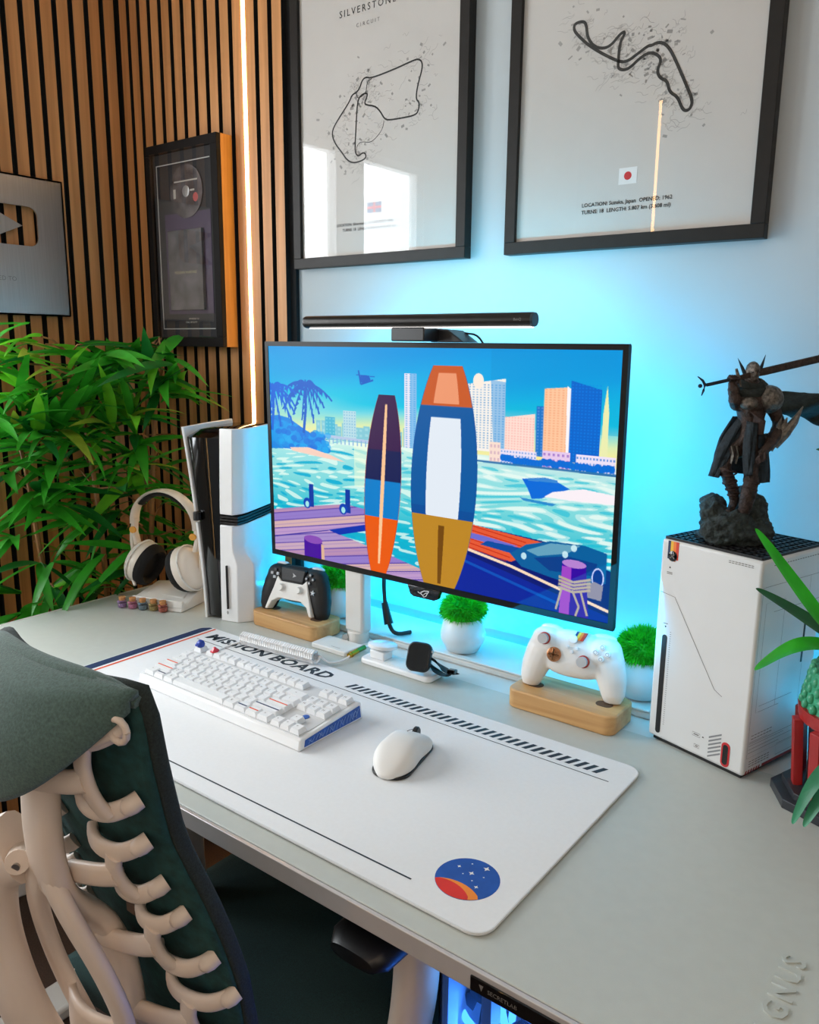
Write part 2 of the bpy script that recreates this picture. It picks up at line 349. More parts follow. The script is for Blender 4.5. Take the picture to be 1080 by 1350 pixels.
# ================================================================ KEYBOARD
kb=thing('keyboard','white mechanical keyboard with blue engraved side panels on the desk mat','keyboard',(-.577,-.252,.0044),0)
KW,KD,h0,h1=.372,.136,.017,.0275
case=G(); case.prism([(0,0),(KD,0),(KD-.004,h1),(.004,h0)],-KW/2,KW/2,Matrix(((0,0,1,0),(1,0,0,0),(0,1,0,0),(0,0,0,1))))
cs=obj('case',case,white_gloss,kb,bevel=.003,seg=3)
YZ=Matrix(((0,0,1,0),(1,0,0,0),(0,1,0,0),(0,0,0,1)))
blue=mat('engraved_blue','1d55b0',.35,0,.25,90)
for s in (-1,1):
    p=obj('side_panel',G().prism([(.010,.004),(KD-.006,.004),(KD-.009,h1-.004),(.012,h0-.003)],min(s*KW/2,s*KW/2+s*.0012),max(s*KW/2,s*KW/2+s*.0012),YZ),blue,kb,bevel=.0008)
    g=G(); xx=s*(KW/2+.0014)
    def poly(pp): g.tube([(xx,a,b) for a,b in pp],.0003,4)
    random.seed(3)
    for q in range(15):
        a=.018+q*.0072; b=.0065; t=h0+(h1-h0)*a/KD-.006; poly([(a,b),(a+.001,t*.6),(a+.005,t)]); 
        if q%3==0: poly([(a,t),(a+.006,b+.001),(a+.006,t-.002)])
    poly([(.116+.004*math.cos(k*.7),.014+.004*math.sin(k*.7)) for k in range(10)])
    obj('engraving',g,mat('pale_blue_line','8fb2e6',.5),p,smooth=0)
tilt=math.atan2(h1-h0,KD); KM=T(0,0,h0)@Matrix.Rotation(tilt,4,'X')
obj('plate',G().bb(-KW/2+.007,KW/2-.007,.008,KD-.008,-.0008,.0006,KM),mat('key_well','d0d2d4',.5),kb,smooth=0)
U=.01905; kx0,ky0=-KW/2+.0085,.0085
rows=[[1.25,1.25,1.25,6.25,1.25,1.25,1.25,1.25],[2.25]+[1]*10+[2.75],[1.75]+[1]*11+[2.25],[1.5]+[1]*12+[1.5],[1]*13+[2]]
legs=['^ # % _ % # ^ >'.split(),'^ Z X C V B N M , . / ^'.split(),"> A S D F G H J K L ; ' <".split(),'T Q W E R T Y U I O P [ ] \\'.split(),'~ 1 2 3 4 5 6 7 8 9 0 - = <'.split()]
KS=(KW-.017)/(18.25*U); U2=U*KS; UD=.0176
capm=mat('white_keycap','eceef0',.4,0,.015); accent={'o':orange_p,'n':navy}
cache={}
def key(cx,cy,wu,leg=None,acc=None,tall=.0085):
    k=round(wu,2)
    if k not in cache:
        w2,d2=(wu*U2-.0012)/2,(UD-.0012)/2; gg=G()
        gg.loft([[(-w2,-d2,.001),(w2,-d2,.001),(w2,d2,.001),(-w2,d2,.001)],[(-w2+.0006,-d2+.0006,.004),(w2-.0006,-d2+.0006,.004),(w2-.0006,d2-.0004,.004),(-w2+.0006,d2-.0004,.004)],[(-w2+.0024,-d2+.002,tall),(w2-.0024,-d2+.002,tall),(w2-.0024,d2-.0012,tall),(-w2+.0024,d2-.0012,tall)]])
        cache[k]=mesh('key',gg,20); cache[k].materials.append(capm)
    o=link('key',cache[k],None,kb); o.matrix_local=KM@T(cx,cy,0)
    if acc: obj('key_bar',G().bb(-wu*U2/2+.003,wu*U2/2-.003,-.001,.001,tall,tall+.0003),accent[acc],o,smooth=0)
    elif leg and leg!='_':
        me=textmesh(leg,.0062)
        o2=link('legend',me,greyink,o); o2.location=(-.0035,-.0008,tall+.0002)
    return o
accs={(0,1):'n',(0,5):'n',(0,6):'o',(1,0):'o',(1,11):'n',(2,0):'o',(2,12):'o'}
for r,row in enumerate(rows):
    x=kx0
    for i,wu in enumerate(row):
        key(x+wu*U2/2,ky0+(r+.5)*UD,wu,legs[r][i] if i<len(legs[r]) else None,accs.get((r,i))); x+=wu*U2
for j in range(13): key(kx0+(j+.5+(.6 if j>0 else 0)+(.15 if j>4 else 0)+(.15 if j>8 else 0))*U2*.98,ky0+6.2*UD,1,'F',None)
for r,cols in ((0,(0,1,2)),(1,(1,)),(3,(0,1,2)),(4,(0,1,2)),(6.2-.5,(0,1,2))):
    for c in cols: key(kx0+(15.25+c+.5)*U2,ky0+(r+.5)*UD,1,'+' if r<2 else 'H')
obj('badge',G().prism(circ(.0055,20),.0006,.0016,KM@T(kx0+16.75*U2-.0,ky0+2.5*UD,0)),blue,kb)
for nm,px,c,lb in (('blue_keycap',.0,'1d3fa8','glossy blue figure keycap'),('red_keycap',.037,'d23a4c','small red keycap')):
    cm=mat(nm,c,.15,0,.2,90); gg=G(); bx=kx0+.5*U2+px; by=ky0+6.2*UD
    if px==0:
        gg.ball((bx,by,.013),(.0075,.0075,.0075)); gg.ball((bx+.004,by-.003,.016),.0045); gg.tube([(bx-.007,by,.012),(bx-.009,by-.003,.008)],.003,8)
    else: gg.loft([[(bx+q*math.cos(a),by+q*math.sin(a),z) for a in [R(60*i) for i in range(6)]] for q,z in ((.008,.0085),(.007,.011),(.002,.016))])
    obj('novelty_keycap',gg,cm,kb,label=lb).matrix_local=KM
# coiled keyboard cable
cc=thing('coiled_cable','coiled white keyboard cable with gold connector lying across the mat lettering','cable',(-.66,-.01,.0045))
A=Vector((-.103,-.014,.0135)); Bv=Vector((.070,.000,.0135)); pts=[]; turns=34
ax=(Bv-A).normalized(); sd=Vector((-ax.y,ax.x,0))
for i in range(turns*8+1):
    t=i/(turns*8); a=2*PI*t*turns; pts.append(A.lerp(Bv,t)+sd*.0105*math.cos(a)+Vector((0,0,1))*.0105*math.sin(a))
cord=mat('white_cord','f2f3f4',.5,0,.02,300)
obj('coil',G().tube(pts,.0026,6),cord,cc)
obj('straight_cord',G().tube(chaikin([tuple(Bv+Vector((0,.010,0))),(.078,.016,.004),(.085,.02,.0008),(.095,.032,.001),(.097,.052,.003),(.096,.060,.0045)],2),.0019,6),cord,cc)
cn=obj('connector',G().tube([(.0955,.058,.005),(.094,.082,.0065)],.0048,14).tube([(.0953,.063,.0053),(.095,.067,.0056)],.0056,14),gold,cc)
obj('connector_sleeve',G().tube([(.094,.082,.0065),(.0915,.105,.006)],.0046,14),mat('green_gold','5f8a3c',.3,.8,.3,80),cn)
obj('tail_cord',G().tube(chaikin([(.0915,.105,.006),(.09,.13,.004),(.087,.15,.0012-.0045+.004)],2),.0019,6),cord,cc)
obj('rear_cord',G().tube(chaikin([tuple(A+Vector((0,.010,0))),(-.112,-.006,.003),(-.118,-.03,.001),(-.115,-.08,.001),(-.11,-.099,.004)],2),.0019,6),cord,cc)
# ================================================================ MOUSE
ms=thing('computer_mouse','white wireless mouse resting on the desk mat','mouse',(-.268,-.176,.0044),13)
def mprof(y):
    t=(y+.062)/.124
    wd=.0315*(1-abs(2*t-1)**3.2*.42)*(1-.10*math.exp(-((t-.5)/.18)**2)); h=.0375*(math.sin(PI*min(1,max(0,t*.86+.10)))**.75)*(1-.12*t)
    return wd,max(h,.006)
g=G(); rings=[]
NY=26
for j in range(NY+1):
    y=-.062+.124*j/NY; e=(1-abs(2*j/NY-1)**5)**.5 if 0<j<NY else .25
    wd,h=mprof(y); wd*=max(e,.35); h*=max(e,.45); ring=[]
    for k in range(20):
        a=2*PI*k/20; c,s=math.cos(a),math.sin(a)
        c=math.copysign(abs(c)**.65,c); z=h*.42+ (h*.58*abs(s)**.8 if s>0 else -(h*.42-.0015)*abs(s)**.5)
        ring.append((wd*c,y,z))
    rings.append(ring)
g.loft(rings); obj('shell',g,white_soft,ms,smooth=60,sub=1)
obj('base',G().prism(rrect(.054,.116,.022,6),0,.004),black_pl,ms,bevel=.001)
obj('scroll_wheel',G().lathe([(.008,-.0035),(.0095,-.002),(.0095,.002),(.008,.0035)],20,T(0,.042,.0185)@RY(90)),black_pl,ms)
obj('button_seam',G().tube([(0,.030,.0300),(0,.02,.0335),(0,.012,.0355)],.0005,5),dark_grey,ms)
# ================================================================ MONITOR
def picture(W,Hh):
    ss=2; w2,h2=W*ss,Hh*ss
    yy,xx=np.mgrid[0:h2,0:w2]; u=(xx+.5)/w2; v=(yy+.5)/h2; asp=16/9
    im=np.zeros((h2,w2,3)); rng=np.random.RandomState(5)
    def hx(c): return np.array([int(c[i:i+2],16) for i in (0,2,4)])/255.
    def grad(val,stops):
        xs=[s[0] for s in stops]; cs=np.array([hx(s[1]) for s in stops]); return np.stack([np.interp(val,xs,cs[:,k]) for k in range(3)],-1)
    def put(mask,c,al=1.):
        c=hx(c) if isinstance(c,str) else c
        if getattr(c,'ndim',1)==3: im[mask]=im[mask]*(1-al)+c[mask]*al
        else: im[mask]=im[mask]*(1-al)+c*al
    def pmask(p):
        m=np.zeros((h2,w2),bool); xs=[a for a,_ in p]; ys=[b for _,b in p]
        x0,x1=max(0,int(min(xs)*w2)-1),min(w2,int(max(xs)*w2)+2); y0,y1=max(0,int(min(ys)*h2)-1),min(h2,int(max(ys)*h2)+2)
        if x1<=x0 or y1<=y0: return m
        U_=u[y0:y1,x0:x1]; V_=v[y0:y1,x0:x1]; q=np.zeros(U_.shape,bool); n=len(p)
        for i in range(n):
            (ax,ay),(bx,by)=p[i],p[(i+1)%n]
            if ay==by: continue
            c=((ay>V_)!=(by>V_)); q^=c&(U_<(bx-ax)*(V_-ay)/(by-ay)+ax)
        m[y0:y1,x0:x1]=q; return m
    def poly(p,c,al=1.): put(pmask(p),c,al)
    def line(p,wd,c,al=1.):
        for (ax,ay),(bx,by) in zip(p[:-1],p[1:]):
            dx,dy=(bx-ax)*asp,by-ay; l=math.hypot(dx,dy) or 1e-6; nx,ny=-dy/l*wd/2/asp,dx/l*wd/2
            poly([(ax+nx,ay+ny),(bx+nx,by+ny),(bx-nx,by-ny),(ax-nx,ay-ny)],c,al)
    def ell(cx,cy,rx,ry,c,al=1.): put(((u-cx)/rx)**2+((v-cy)/ry)**2<1,c,al)
    # sky
    im[:]=grad(v+.02*np.sin(u*9+v*30),[(0,'0a94dc'),(.10,'06a0e0'),(.19,'1fb6e2'),(.27,'7fd2dc'),(.35,'d6e6b4'),(.42,'f4e6a0')])
    put((v<.3)&(u>.70),'0a86c8',.25)
    # water
    wat=v>.415
    n=np.sin(u*40+8*np.sin(v*33))+np.sin(u*23-v*95+3*np.sin(u*13))+.9*np.sin(v*210+6*np.sin(u*17+v*21))
    base=grad(v,[(.41,'d9efe2'),(.5,'9fdcdd'),(.62,'86d3d6'),(.8,'3fb2c9'),(1,'3aa4c8')]); im[wat]=base[wat]
    put(wat&(n>.9),'e6f6ec',.75); put(wat&(n<-1.3),'45b8cf',.6); put(wat&(n<-1.3)&(u<.3),'1f9fca',.6)
    put(wat&(u>.30)&(u<.36)&(v<.62),'f0f7d8',.5); put(wat&(u>.66)&(n>.2),'e9f4ef',.5)
    # far skyline and bridge
    def tower(x0,x1,y0,y1,c,wc,nx,ny,top=0):
        poly([(x0,y0+top),(x1,y0),(x1,y1),(x0,y1)],c)
        for i in range(nx):
            for j in range(ny):
                a=x0+(x1-x0)*(i+.25)/nx; b=y0+top*.7+(y1-y0-top)*(j+.35)/ny; poly([(a,b),(a+(x1-x0)*.5/nx,b),(a+(x1-x0)*.5/nx,b+(y1-y0)*.45/ny),(a,b+(y1-y0)*.45/ny)],wc,.75)
    for x in np.linspace(.17,.62,26): tower(x,x+.014+.01*rng.rand(),.36-.03*rng.rand(),.42,'8cc6d2','a9d6dc',1,3)
    tower(.202,.237,.314,.41,'5fb6cf','86cddb',3,6); tower(.265,.308,.28,.41,'b9d8e0','7cb4d2',5,10)
    tower(.461,.497,.105,.42,'e4e3ee','6aa6dc',3,34); poly([(.478,.105),(.497,.105),(.497,.42),(.478,.42)],'5aa7e0',.6)
    poly([(.19,.395),(.36,.405),(.36,.418),(.19,.408)],'b8c8e0'); 
    for x in np.linspace(.2,.35,12): poly([(x,.41),(x+.004,.41),(x+.004,.435),(x,.435)],'8fb4d8')
    # right hand towers
    tower(.622,.738,.112,.40,'f1ece6','7fa6cc',12,26,.03); poly([(.70,.118),(.738,.126),(.739,.40),(.71,.40)],'5a9fdc',.55); ell(.668,.125,.014,.03,'f6e9dc')
    tower(.738,.812,.24,.40,'f9dcd2','f3b9b2',10,14,.02)
    tower(.815,.834,.21,.40,'4a7ec4','6f9ad4',2,16)
    tower(.832,.890,.135,.41,'f7c9a8','efab8c',6,28,.008); poly([(.884,.13),(.893,.14),(.895,.41),(.886,.41)],'f4f0f2')
    tower(.893,.961,.14,.41,'1f66c8','4f8ede',9,26,-.03)
    poly([(.963,.40),(.966,.22),(.972,.12),(.978,.22),(.979,.40)],'e6e8b4')
    tower(.70,.728,.36,.44,'f3dcd0','c9a8b8',3,3); tower(.728,.818,.385,.442,'e9dff0','5a8fd0',12,4); tower(.832,.897,.375,.442,'e2c9e6','9a76c0',6,3); tower(.91,.998,.378,.442,'e8def0','4f86d0',12,3)
    for x in np.linspace(.735,.99,34): ell(x,.418+.01*rng.rand(),.007,.014,'2f6fd0',.9)
    poly([(.66,.438),(1,.438),(1,.447),(.66,.445)],'4878a8'); poly([(.66,.447),(1,.449),(1,.47),(.66,.462)],'b6dfe0',.8)
    # left island and palms
    poly([(0,.33),(.03,.325),(.07,.335),(.10,.36),(.15,.40),(.19,.43),(.22,.465),(.15,.475),(.06,.482),(0,.49)],'2c86dc')
    for _ in range(160):
        a=rng.rand()*.21; b=.35+.11*rng.rand()+a*.45*.5; ell(a,min(b,.47),.012,.014,['1a6fd8','3a9be4','58b0ea'][rng.randint(3)],.7)
    poly([(.07,.475),(.14,.465),(.22,.49),(.27,.515),(.18,.505),(.08,.49)],'f0cfc0')
    def palm(cx,cy,bx,by,s,c):
        line([(cx,cy),(cx*.6+bx*.4+.003,cy*.5+by*.5),(bx,by)],.012*s+.004,c)
        for a in range(0,360,28):
            t=R(a+7); L=.098*s*(.8+.35*rng.rand()); p=[]
            for k in range(7):
                q=k/6; p.append((cx+math.cos(t)*L*q/asp*1.5,cy-math.sin(t)*L*q*.9+.085*s*q*q))
            for k in range(6):
                hw=.020*s*(math.sin(PI*min(1,k/6+.15))); x_,y_=p[k]
                poly([p[k],p[k+1],(p[k+1][0]-.004,p[k+1][1]+hw*1.5)],c); poly([p[k],p[k+1],(p[k][0]+.006,p[k][1]+hw*1.3)],c)
            line(p,.008*s,c)
    palm(.135,.17,.124,.40,1,'1f5fc4'); palm(.012,.19,.004,.40,1.15,'2166d4')
    # small aircraft shape and speedboat
    ell(.338,.137,.018,.018,'1a5cc0'); line([(.318,.10),(.325,.16),(.365,.14)],.008,'1a5cc0'); line([(.31,.12),(.37,.125)],.004,'1a5cc0')
    poly([(.785,.492),(.86,.482),(.90,.512),(.87,.53),(.835,.56),(.81,.567),(.80,.53)],'2f6fd4'); poly([(.80,.488),(.84,.478),(.87,.484),(.87,.494),(.80,.498)],'5a8fd0')
    poly([(.86,.53),(.93,.505),(1,.515),(1,.55),(.90,.555),(.84,.552)],'f4ebf0'); poly([(.78,.567),(.87,.575),(.86,.585),(.79,.578)],'3f7ec4',.8)
    # pier
    pier=[(0,.795),(.15,.745),(.27,.71),(.345,.72),(.345,.786),(.205,.848),(.40,.905),(.47,.93),(.56,.96),(.62,1),(0,1)]
    pm=pmask(pier); q=(v-.70)+(u*.33); bd=(np.floor(q*26)).astype(int); cols=np.array([hx(c) for c in ('a894c4','c4a8b8','b48fae','9683c4','d0b0b0','bb9cc4')])
    im[pm]=cols[bd%6][pm]; put(pm&(np.abs(q*26-np.round(q*26))<.06),'5a4a9c'); put(pm&(np.sin(q*330+u*7)>.6),'8f78b8',.35)
    poly([(.205,.848),(.345,.786),(.345,.815),(.245,.862)],'2a3fa8'); poly([(.0,.93),(.205,.848),(.207,.852),(.0,.936)],'4a4498')
    for px_ in (.146,.276): 
        poly([(px_-.008,.64),(px_+.008,.64),(px_+.009,.75),(px_-.009,.75)],'25409c'); ell(px_-.016,.735,.014,.026,'2c4cb0')
        ell(px_-.016,.74,.007,.015,'a7dfe0')
    poly([(.115,.905),(.115,1),(.178,1),(.182,.92)],'4a2396'); ell(.149,.911,.034,.02,'8a5cb0'); poly([(.178,.925),(.188,.93),(.19,1),(.178,1)],'d8b49c')
    # moored boat, red deck and dark hull
    poly([(.60,.70),(.667,.708),(.856,.729),(1,.80),(1,1),(.56,1),(.58,.80)],'15206e')
    poly([(.60,.69),(.667,.708),(.856,.735),(.80,.80),(.763,.834),(.60,.80)],'e0705c'); 
    for k in range(6): line([(.60,.70+.018*k),(.80-.01*k,.745+.018*k)],.003,'b8443e')
    poly([(.60,.735),(.70,.748),(.78,.765),(.74,.78),(.60,.757)],'7a78c8'); poly([(.70,.765),(.79,.770),(.77,.80),(.68,.785)],'24509c')
    line([(.60,.80),(.763,.852),(1,.955)],.012,'f2d9c0'); poly([(.60,.82),(1,.975),(1,1),(.60,1)],'1a2c96'); line([(.62,.86),(.92,.98)],.012,'2f58b4')
    poly([(.76,.80),(.80,.752),(.86,.722),(.94,.718),(.99,.735),(.99,.85),(.93,.88),(.86,.865),(.79,.845)],'1f5f98'); poly([(.80,.775),(.86,.73),(.93,.722),(.90,.76),(.83,.79)],'6fa0b8'); poly([(.82,.80),(.90,.77),(.97,.78),(.96,.83),(.86,.84)],'153f86')
    for sx,sy in ((.795,.80),(.895,.765),(.915,.735)): ell(sx,sy,.007,.014,'cfeaf0',.9)
    ell(.972,.835,.014,.04,'c9cdf0'); ell(.972,.835,.011,.034,'1b2a80'); poly([(.945,.87),(.965,.85),(.985,.86),(.982,.92),(.94,.915)],'8f8a98')
    # mooring post with rope
    poly([(.889,.80),(.944,.785),(.955,1),(.886,1)],'3a1f9c'); poly([(.889,.81),(.912,.81),(.91,1),(.886,1)],'a05cc0'); ell(.917,.796,.028,.016,'b48acc')
    for k in range(4): line([(.882,.855+.014*k),(.917,.868+.013*k),(.957,.845+.014*k)],.010,'b4a898')
    line([(.89,.90),(.878,.99)],.009,'b4a898'); line([(.935,.90),(.952,.99)],.009,'b4a898'); line([(.915,.9),(.932,.96),(.925,1)],.009,'b4a898')
    # two surfboards standing on the pier (plain stand-ins for the picture's foreground subject)
    def board(cx,top,bot,hw,lean,cols):
        def outl(s0,s1,k):
            L=[];Q=[]
            for i in range(25):
                s=s0+(s1-s0)*i/24; wv=hw*k*(max(0,math.sin(PI*(s*.86+.07)))**.55); yv=top+(bot-top)*s; xv=cx+lean*(s-.5); L.append((xv-wv,yv)); Q.append((xv+wv,yv))
            return L+Q[::-1]
        for s0,s1,k,c in cols: poly(outl(s0,s1,k),c)
    board(.392,.20,1.0,.058,-.03,[(0,1,1,'b44e3c'),(0,.30,.98,'3a1f48'),(.30,.47,.98,'1f2450'),(.47,.68,.98,'2f7fc4'),(.68,1,.96,'e4683f'),(.05,.95,.10,'f4c8a0')])
    board(.575,.07,1.02,.094,-.02,[(0,1,1,'1c4f94'),(0,.17,.98,'c46a4c'),(.17,.62,.98,'1f5a9c'),(.22,.66,.52,'dfe6ee'),(.66,1,.99,'b88a48'),(.03,.16,.5,'e8a080'),(.70,.97,.10,'6f4a24')])
    return im.reshape(Hh,ss,W,ss,3).mean((1,3))
MW,MH=.708,.398; MC=(-.464,.111,.352)
mon=thing('monitor','large black bezelled monitor showing a bright tropical harbour picture','monitor',(MC[0],MC[1],MC[2]-.205)); 
MM=T(0,0,.205)@RX(.9)
b=.0085
fr=G(); 
for q in ((-MW/2-b,MW/2+b,MH/2,MH/2+b),(-MW/2-b,MW/2+b,-MH/2-b-.002,-MH/2),(-MW/2-b,-MW/2,-MH/2,MH/2),(MW/2,MW/2+b,-MH/2,MH/2)): fr.bb(q[0],q[1],-.0012,.006,q[2],q[3],MM)
obj('bezel',fr,mat('bezel_black','060607',.4,0,.1,spec=.25),mon)
obj('shell',G().bb(-MW/2-b,MW/2+b,.004,.012,-MH/2-b-.002,MH/2+b,MM),black_pl,mon,bevel=.003)
obj('rear_housing',G().loft([[(x*sx,y,z*sz-.02) for x,z in rrect(.44,.25,.03,4)] for sx,sz,y in ((1,1,.012),(.95,.94,.035),(.8,.8,.045))],m=MM),dark_grey,mon)
PW,PH=640,360; px=picture(PW,PH)
gx=np.linspace(-MW/2,MW/2,PW+1); gz=np.linspace(MH/2,-MH/2,PH+1)
V=np.zeros(((PH+1),(PW+1),3)); V[...,0]=gx[None,:]; V[...,2]=gz[:,None]; V=V.reshape(-1,3)
V=V@np.array(MM.to_3x3()).T+np.array(MM.translation)
idx=np.arange((PH+1)*(PW+1)).reshape(PH+1,PW+1); F=np.stack([idx[:-1,:-1],idx[1:,:-1],idx[1:,1:],idx[:-1,1:]],-1).reshape(-1,4)
me=bpy.data.meshes.new('screen'); me.vertices.add(len(V)); me.vertices.foreach_set('co',V.ravel()); me.loops.add(F.size); me.loops.foreach_set('vertex_index',F.ravel().astype(np.int32)); me.polygons.add(len(F)); me.polygons.foreach_set('loop_start',np.arange(0,F.size,4,dtype=np.int32)); me.update(calc_edges=True)
lc=np.where(px<=.04045,px/12.92,((px+.055)/1.055)**2.4).reshape(-1,3)
ca=me.color_attributes.new('picture','FLOAT_COLOR','CORNER'); cd=np.ones((F.size,4),np.float32); cd[:,:3]=np.repeat(lc,4,0); ca.data.foreach_set('color',cd.ravel())
mt=bpy.data.materials.new('lit_screen'); mt.use_nodes=True; N=mt.node_tree.nodes; L=mt.node_tree.links; bs=N['Principled BSDF']
at=N.new('ShaderNodeVertexColor'); at.layer_name='picture'; hs=N.new('ShaderNodeHueSaturation'); hs.inputs['Saturation'].default_value=1.12; L.new(at.outputs[0],hs.inputs['Color']); L.new(hs.outputs[0],bs.inputs['Emission Color']); bs.inputs['Emission Strength'].default_value=1.0; bs.inputs['Base Color'].default_value=(.004,.004,.005,1); bs.inputs['Roughness'].default_value=.3
bs.inputs['Specular IOR Level'].default_value=.08
link('screen',me,mt,mon)
bd=obj('chin_badge',G().prism([(-.035,0),(.035,0),(.029,-.016),(.022,-.0195),(-.022,-.0195),(-.029,-.016)],-.004,.006,MM@T(.018,.0,-MH/2-b)@RX(90)),black_gloss,mon,bevel=.001)
g=G(); E_=MM@T(.018,-.0062,-MH/2-b-.010)@RX(90)
g.ribbon([(-.012,.001),(-.003,-.002),(.001,-.0065),(.006,-.0035),(.009,.002),(.012,.006)],.0016,0,E_); g.ribbon([(-.006,.0005),(.002,.005),(.011,.006)],.0017,0,E_); g.ribbon([(-.001,-.004),(.004,.001),(.008,.0025)],.0014,0,E_)
obj('emblem',g,mat('silver_ink','c9ccd0',.4),bd,smooth=0)
# backlight around the monitor's rear and the cyan glow on the wall
obj('backlight',G().bb(-.30,.30,.0455,.048,.075,.081,T(0,0,.1)).bb(-.30,.30,.0455,.048,-.12,-.114,T(0,0,.205)),MATS['cyan_led'],mon,smooth=0)
area('monitor_backlight',(MC[0]+.05,MC[1]+.053,MC[2]-.02),(0.12,1,-.18),.78,.40,5.4,(0,.54,1))
# ---- monitor arm
arm=thing('monitor_stand','white pole monitor mount clamped behind the charging stand','monitor stand',(-.612,.1285,-.0287))
obj('clamp_base',G().bb(-.045,.045,-.035,.05,.0262,.034),white_metal,arm,bevel=.003) if False else obj('clamp_base',G().lathe([(.027,.0265),(.027,.031),(.0225,.033)],24),white_metal,arm)
obj('collar',G().lathe([(.0205,.033),(.0205,.052),(.0185,.054)],24),white_metal,arm)
obj('pole',G().bb(-.0225,.0225,-.014,.014,.052,.30),white_metal,arm,bevel=.006,seg=3)
obj('lever',G().tube([(-.017,-.017,.043),(-.012,-.024,.043)],.006,12),steel,arm)
obj('upper_arm',G().tube([(0,.012,.29),(.07,.06,.32),(.15,.050,.34)],(.016,.011),10),white_metal,arm)
obj('vesa_plate',G().bb(.10,.20,.0155,.020,.29,.39),dark_grey,arm,bevel=.002)
obj('vesa_hub',G().tube([(.15,.02,.34),(.15,.05,.34)],.02,14),white_metal,arm)
pc_=thing('black_power_cable','black cable hanging behind the white monitor pole','cable',(-.575,.185,.0102))
obj('cord',G().tube(chaikin([(-.030,.02,.20),(-.022,.0,.11),(-.010,-.01,.06),(.006,-.016,.02),(.018,-.012,.005),(.03,.02,.004)],2),.004,8),black_pl,pc_)
obj('plug',G().tube([(-.012,-.009,.062),(.004,-.015,.024)],[.006,.009],10),black_pl,pc_)
# ---- light bar on the monitor
lb=thing('monitor_light_bar','dark cylindrical light bar clipped over the top of the monitor','light bar',(-.454,.070,.560))
obj('tube',G().tube([(-.2225,0,.0325),(.2225,0,.0325)],.0105,24),mat('gunmetal','2f2d2b',.32,.8,.05),lb)
obj('end_cap',G().tube([(.2225,0,.0325),(.2262,0,.0325)],[.0105,.0098],24),mat('blue_grey_cap','34434c',.4,.3),lb)
obj('end_cap',G().tube([(-.2262,0,.0325),(-.2225,0,.0325)],[.0098,.0105],24),black_pl,lb)
obj('light_slot',G().bb(-.212,.222,-.006,.004,.0212,.0226),emis('bar_white',(1,.97,.92),3.5),lb,smooth=0)
obj('mount_block',G().bb(-.030,.036,-.008,.030,.001,.0225),black_pl,lb,bevel=.002)
obj('counterweight',G().prism([(.020,.0),(.085,.0),(.055,.019),(.020,.022)],.03,.075,Matrix(((1,0,0,0),(0,0,1,0),(0,1,0,0),(0,0,0,1)))),black_pl,lb,bevel=.002)
area('light_bar_backlight',(-.454,.150,.590),(0,1,.25),.46,.02,1.0,(.12,.70,1))
text('lettering','BenQ',.0055,mat('grey_print','6c6a68',.5),lb,T(.196,-.0106,.031)@RX(90))
obj('cord',G().tube(chaikin([(.06,.07,.015),(.085,.075,.012),(.10,.08,-.02)],2),.0018,6),black_pl,lb)
# ================================================================ SMALL MOSS PLANTS
def moss_plant(loc,sc,label,seed,flat=1,n=3200):
    t=thing('potted_grass',label,'plant',loc,0,'small round potted grass plants')
    obj('pot',G().lathe([(.018*sc,0),(.030*sc,.004*sc),(.0405*sc,.025*sc),(.041*sc,.036*sc),(.036*sc,.058*sc),(.031*sc,.064*sc),(.029*sc,.060*sc)],32),pot_m,t,smooth=60)
    obj('soil_core',G().ball((0,0,.078*sc),(.036*sc,.036*sc,.026*sc*flat)),green_moss,t)
    rg=random.Random(seed); g=G()
    for i in range(n):
        a=rg.random()*2*PI; e=math.asin(rg.uniform(-.42,1)); d=Vector((math.cos(a)*math.cos(e),math.sin(a)*math.cos(e),math.sin(e)))
        j=Vector((rg.gauss(0,.33),rg.gauss(0,.33),rg.gauss(0,.33))); d2=(d+j).normalized()
        p=Vector((d.x*.030,d.y*.030,d.z*.022*flat))*sc+Vector((0,0,.080*sc)); L_=rg.uniform(.010,.021)*sc; sd=d2.cross(Vector((rg.random(),rg.random(),rg.random()))).normalized()*.0011*sc
        md=p+d2*L_*.55+Vector((0,0,-.0006)); tp=p+d2*L_+Vector((0,0,-.002*sc))
        g.add([p-sd,p+sd,md+sd*.9,md-sd*.9,tp],[(0,1,2,3),(3,2,4)])
    obj('grass_blades',g,green_moss,t,kind='stuff',smooth=0)
moss_plant((-.420,.197,.0102),1.0,'round potted grass in front of the monitor badge, centre of the ledge',1)
moss_plant((-.090,.210,.0102),1.0,'round potted grass half hidden beside the white console tower',2,1.1)
moss_plant((-.725,.205,.0102),1.05,'round potted grass behind the black and white controller',3)
# ================================================================ CHARGING STAND, WATCH, WHITE BOX
ch=thing('charging_stand','white wireless charging tray with round pad and watch holder','charger',(-.468,.076,.0003))
obj('tray',G().prism(rrect(.155,.048,.012,5),0,.0105),white_gloss,ch,bevel=.003,seg=3)
obj('tray_recess',G().prism(rrect(.06,.036,.004,4),.0106,.0112,T(.005,0,0)),white_soft,ch)
obj('pad_stem',G().prism(rrect(.034,.026,.004,4),.0105,.026,T(-.045,.0,0)),white_gloss,ch,bevel=.002)
obj('pad',G().lathe([(.022,0),(.0265,.002),(.0265,.007),(.024,.0085)],32,T(-.045,.004,.027)@RX(-8)),white_gloss,ch)
obj('watch_post',G().tube([(.05,.01,.0105),(.05,.01,.045)],(.010,.006),12),white_gloss,ch)
wt=thing('smart_watch','black square smart watch with strap on the charging tray','watch',(-.4175,.064,.0116),14)
wt.scale=(1.15,1.15,1.15)
WM=T(0,0,.0235)@RX(-24)
obj('case',G().prism(rrect(.037,.043,.011,5),0,.0105,WM@RX(90)),black_pl,wt,bevel=.003,seg=3)
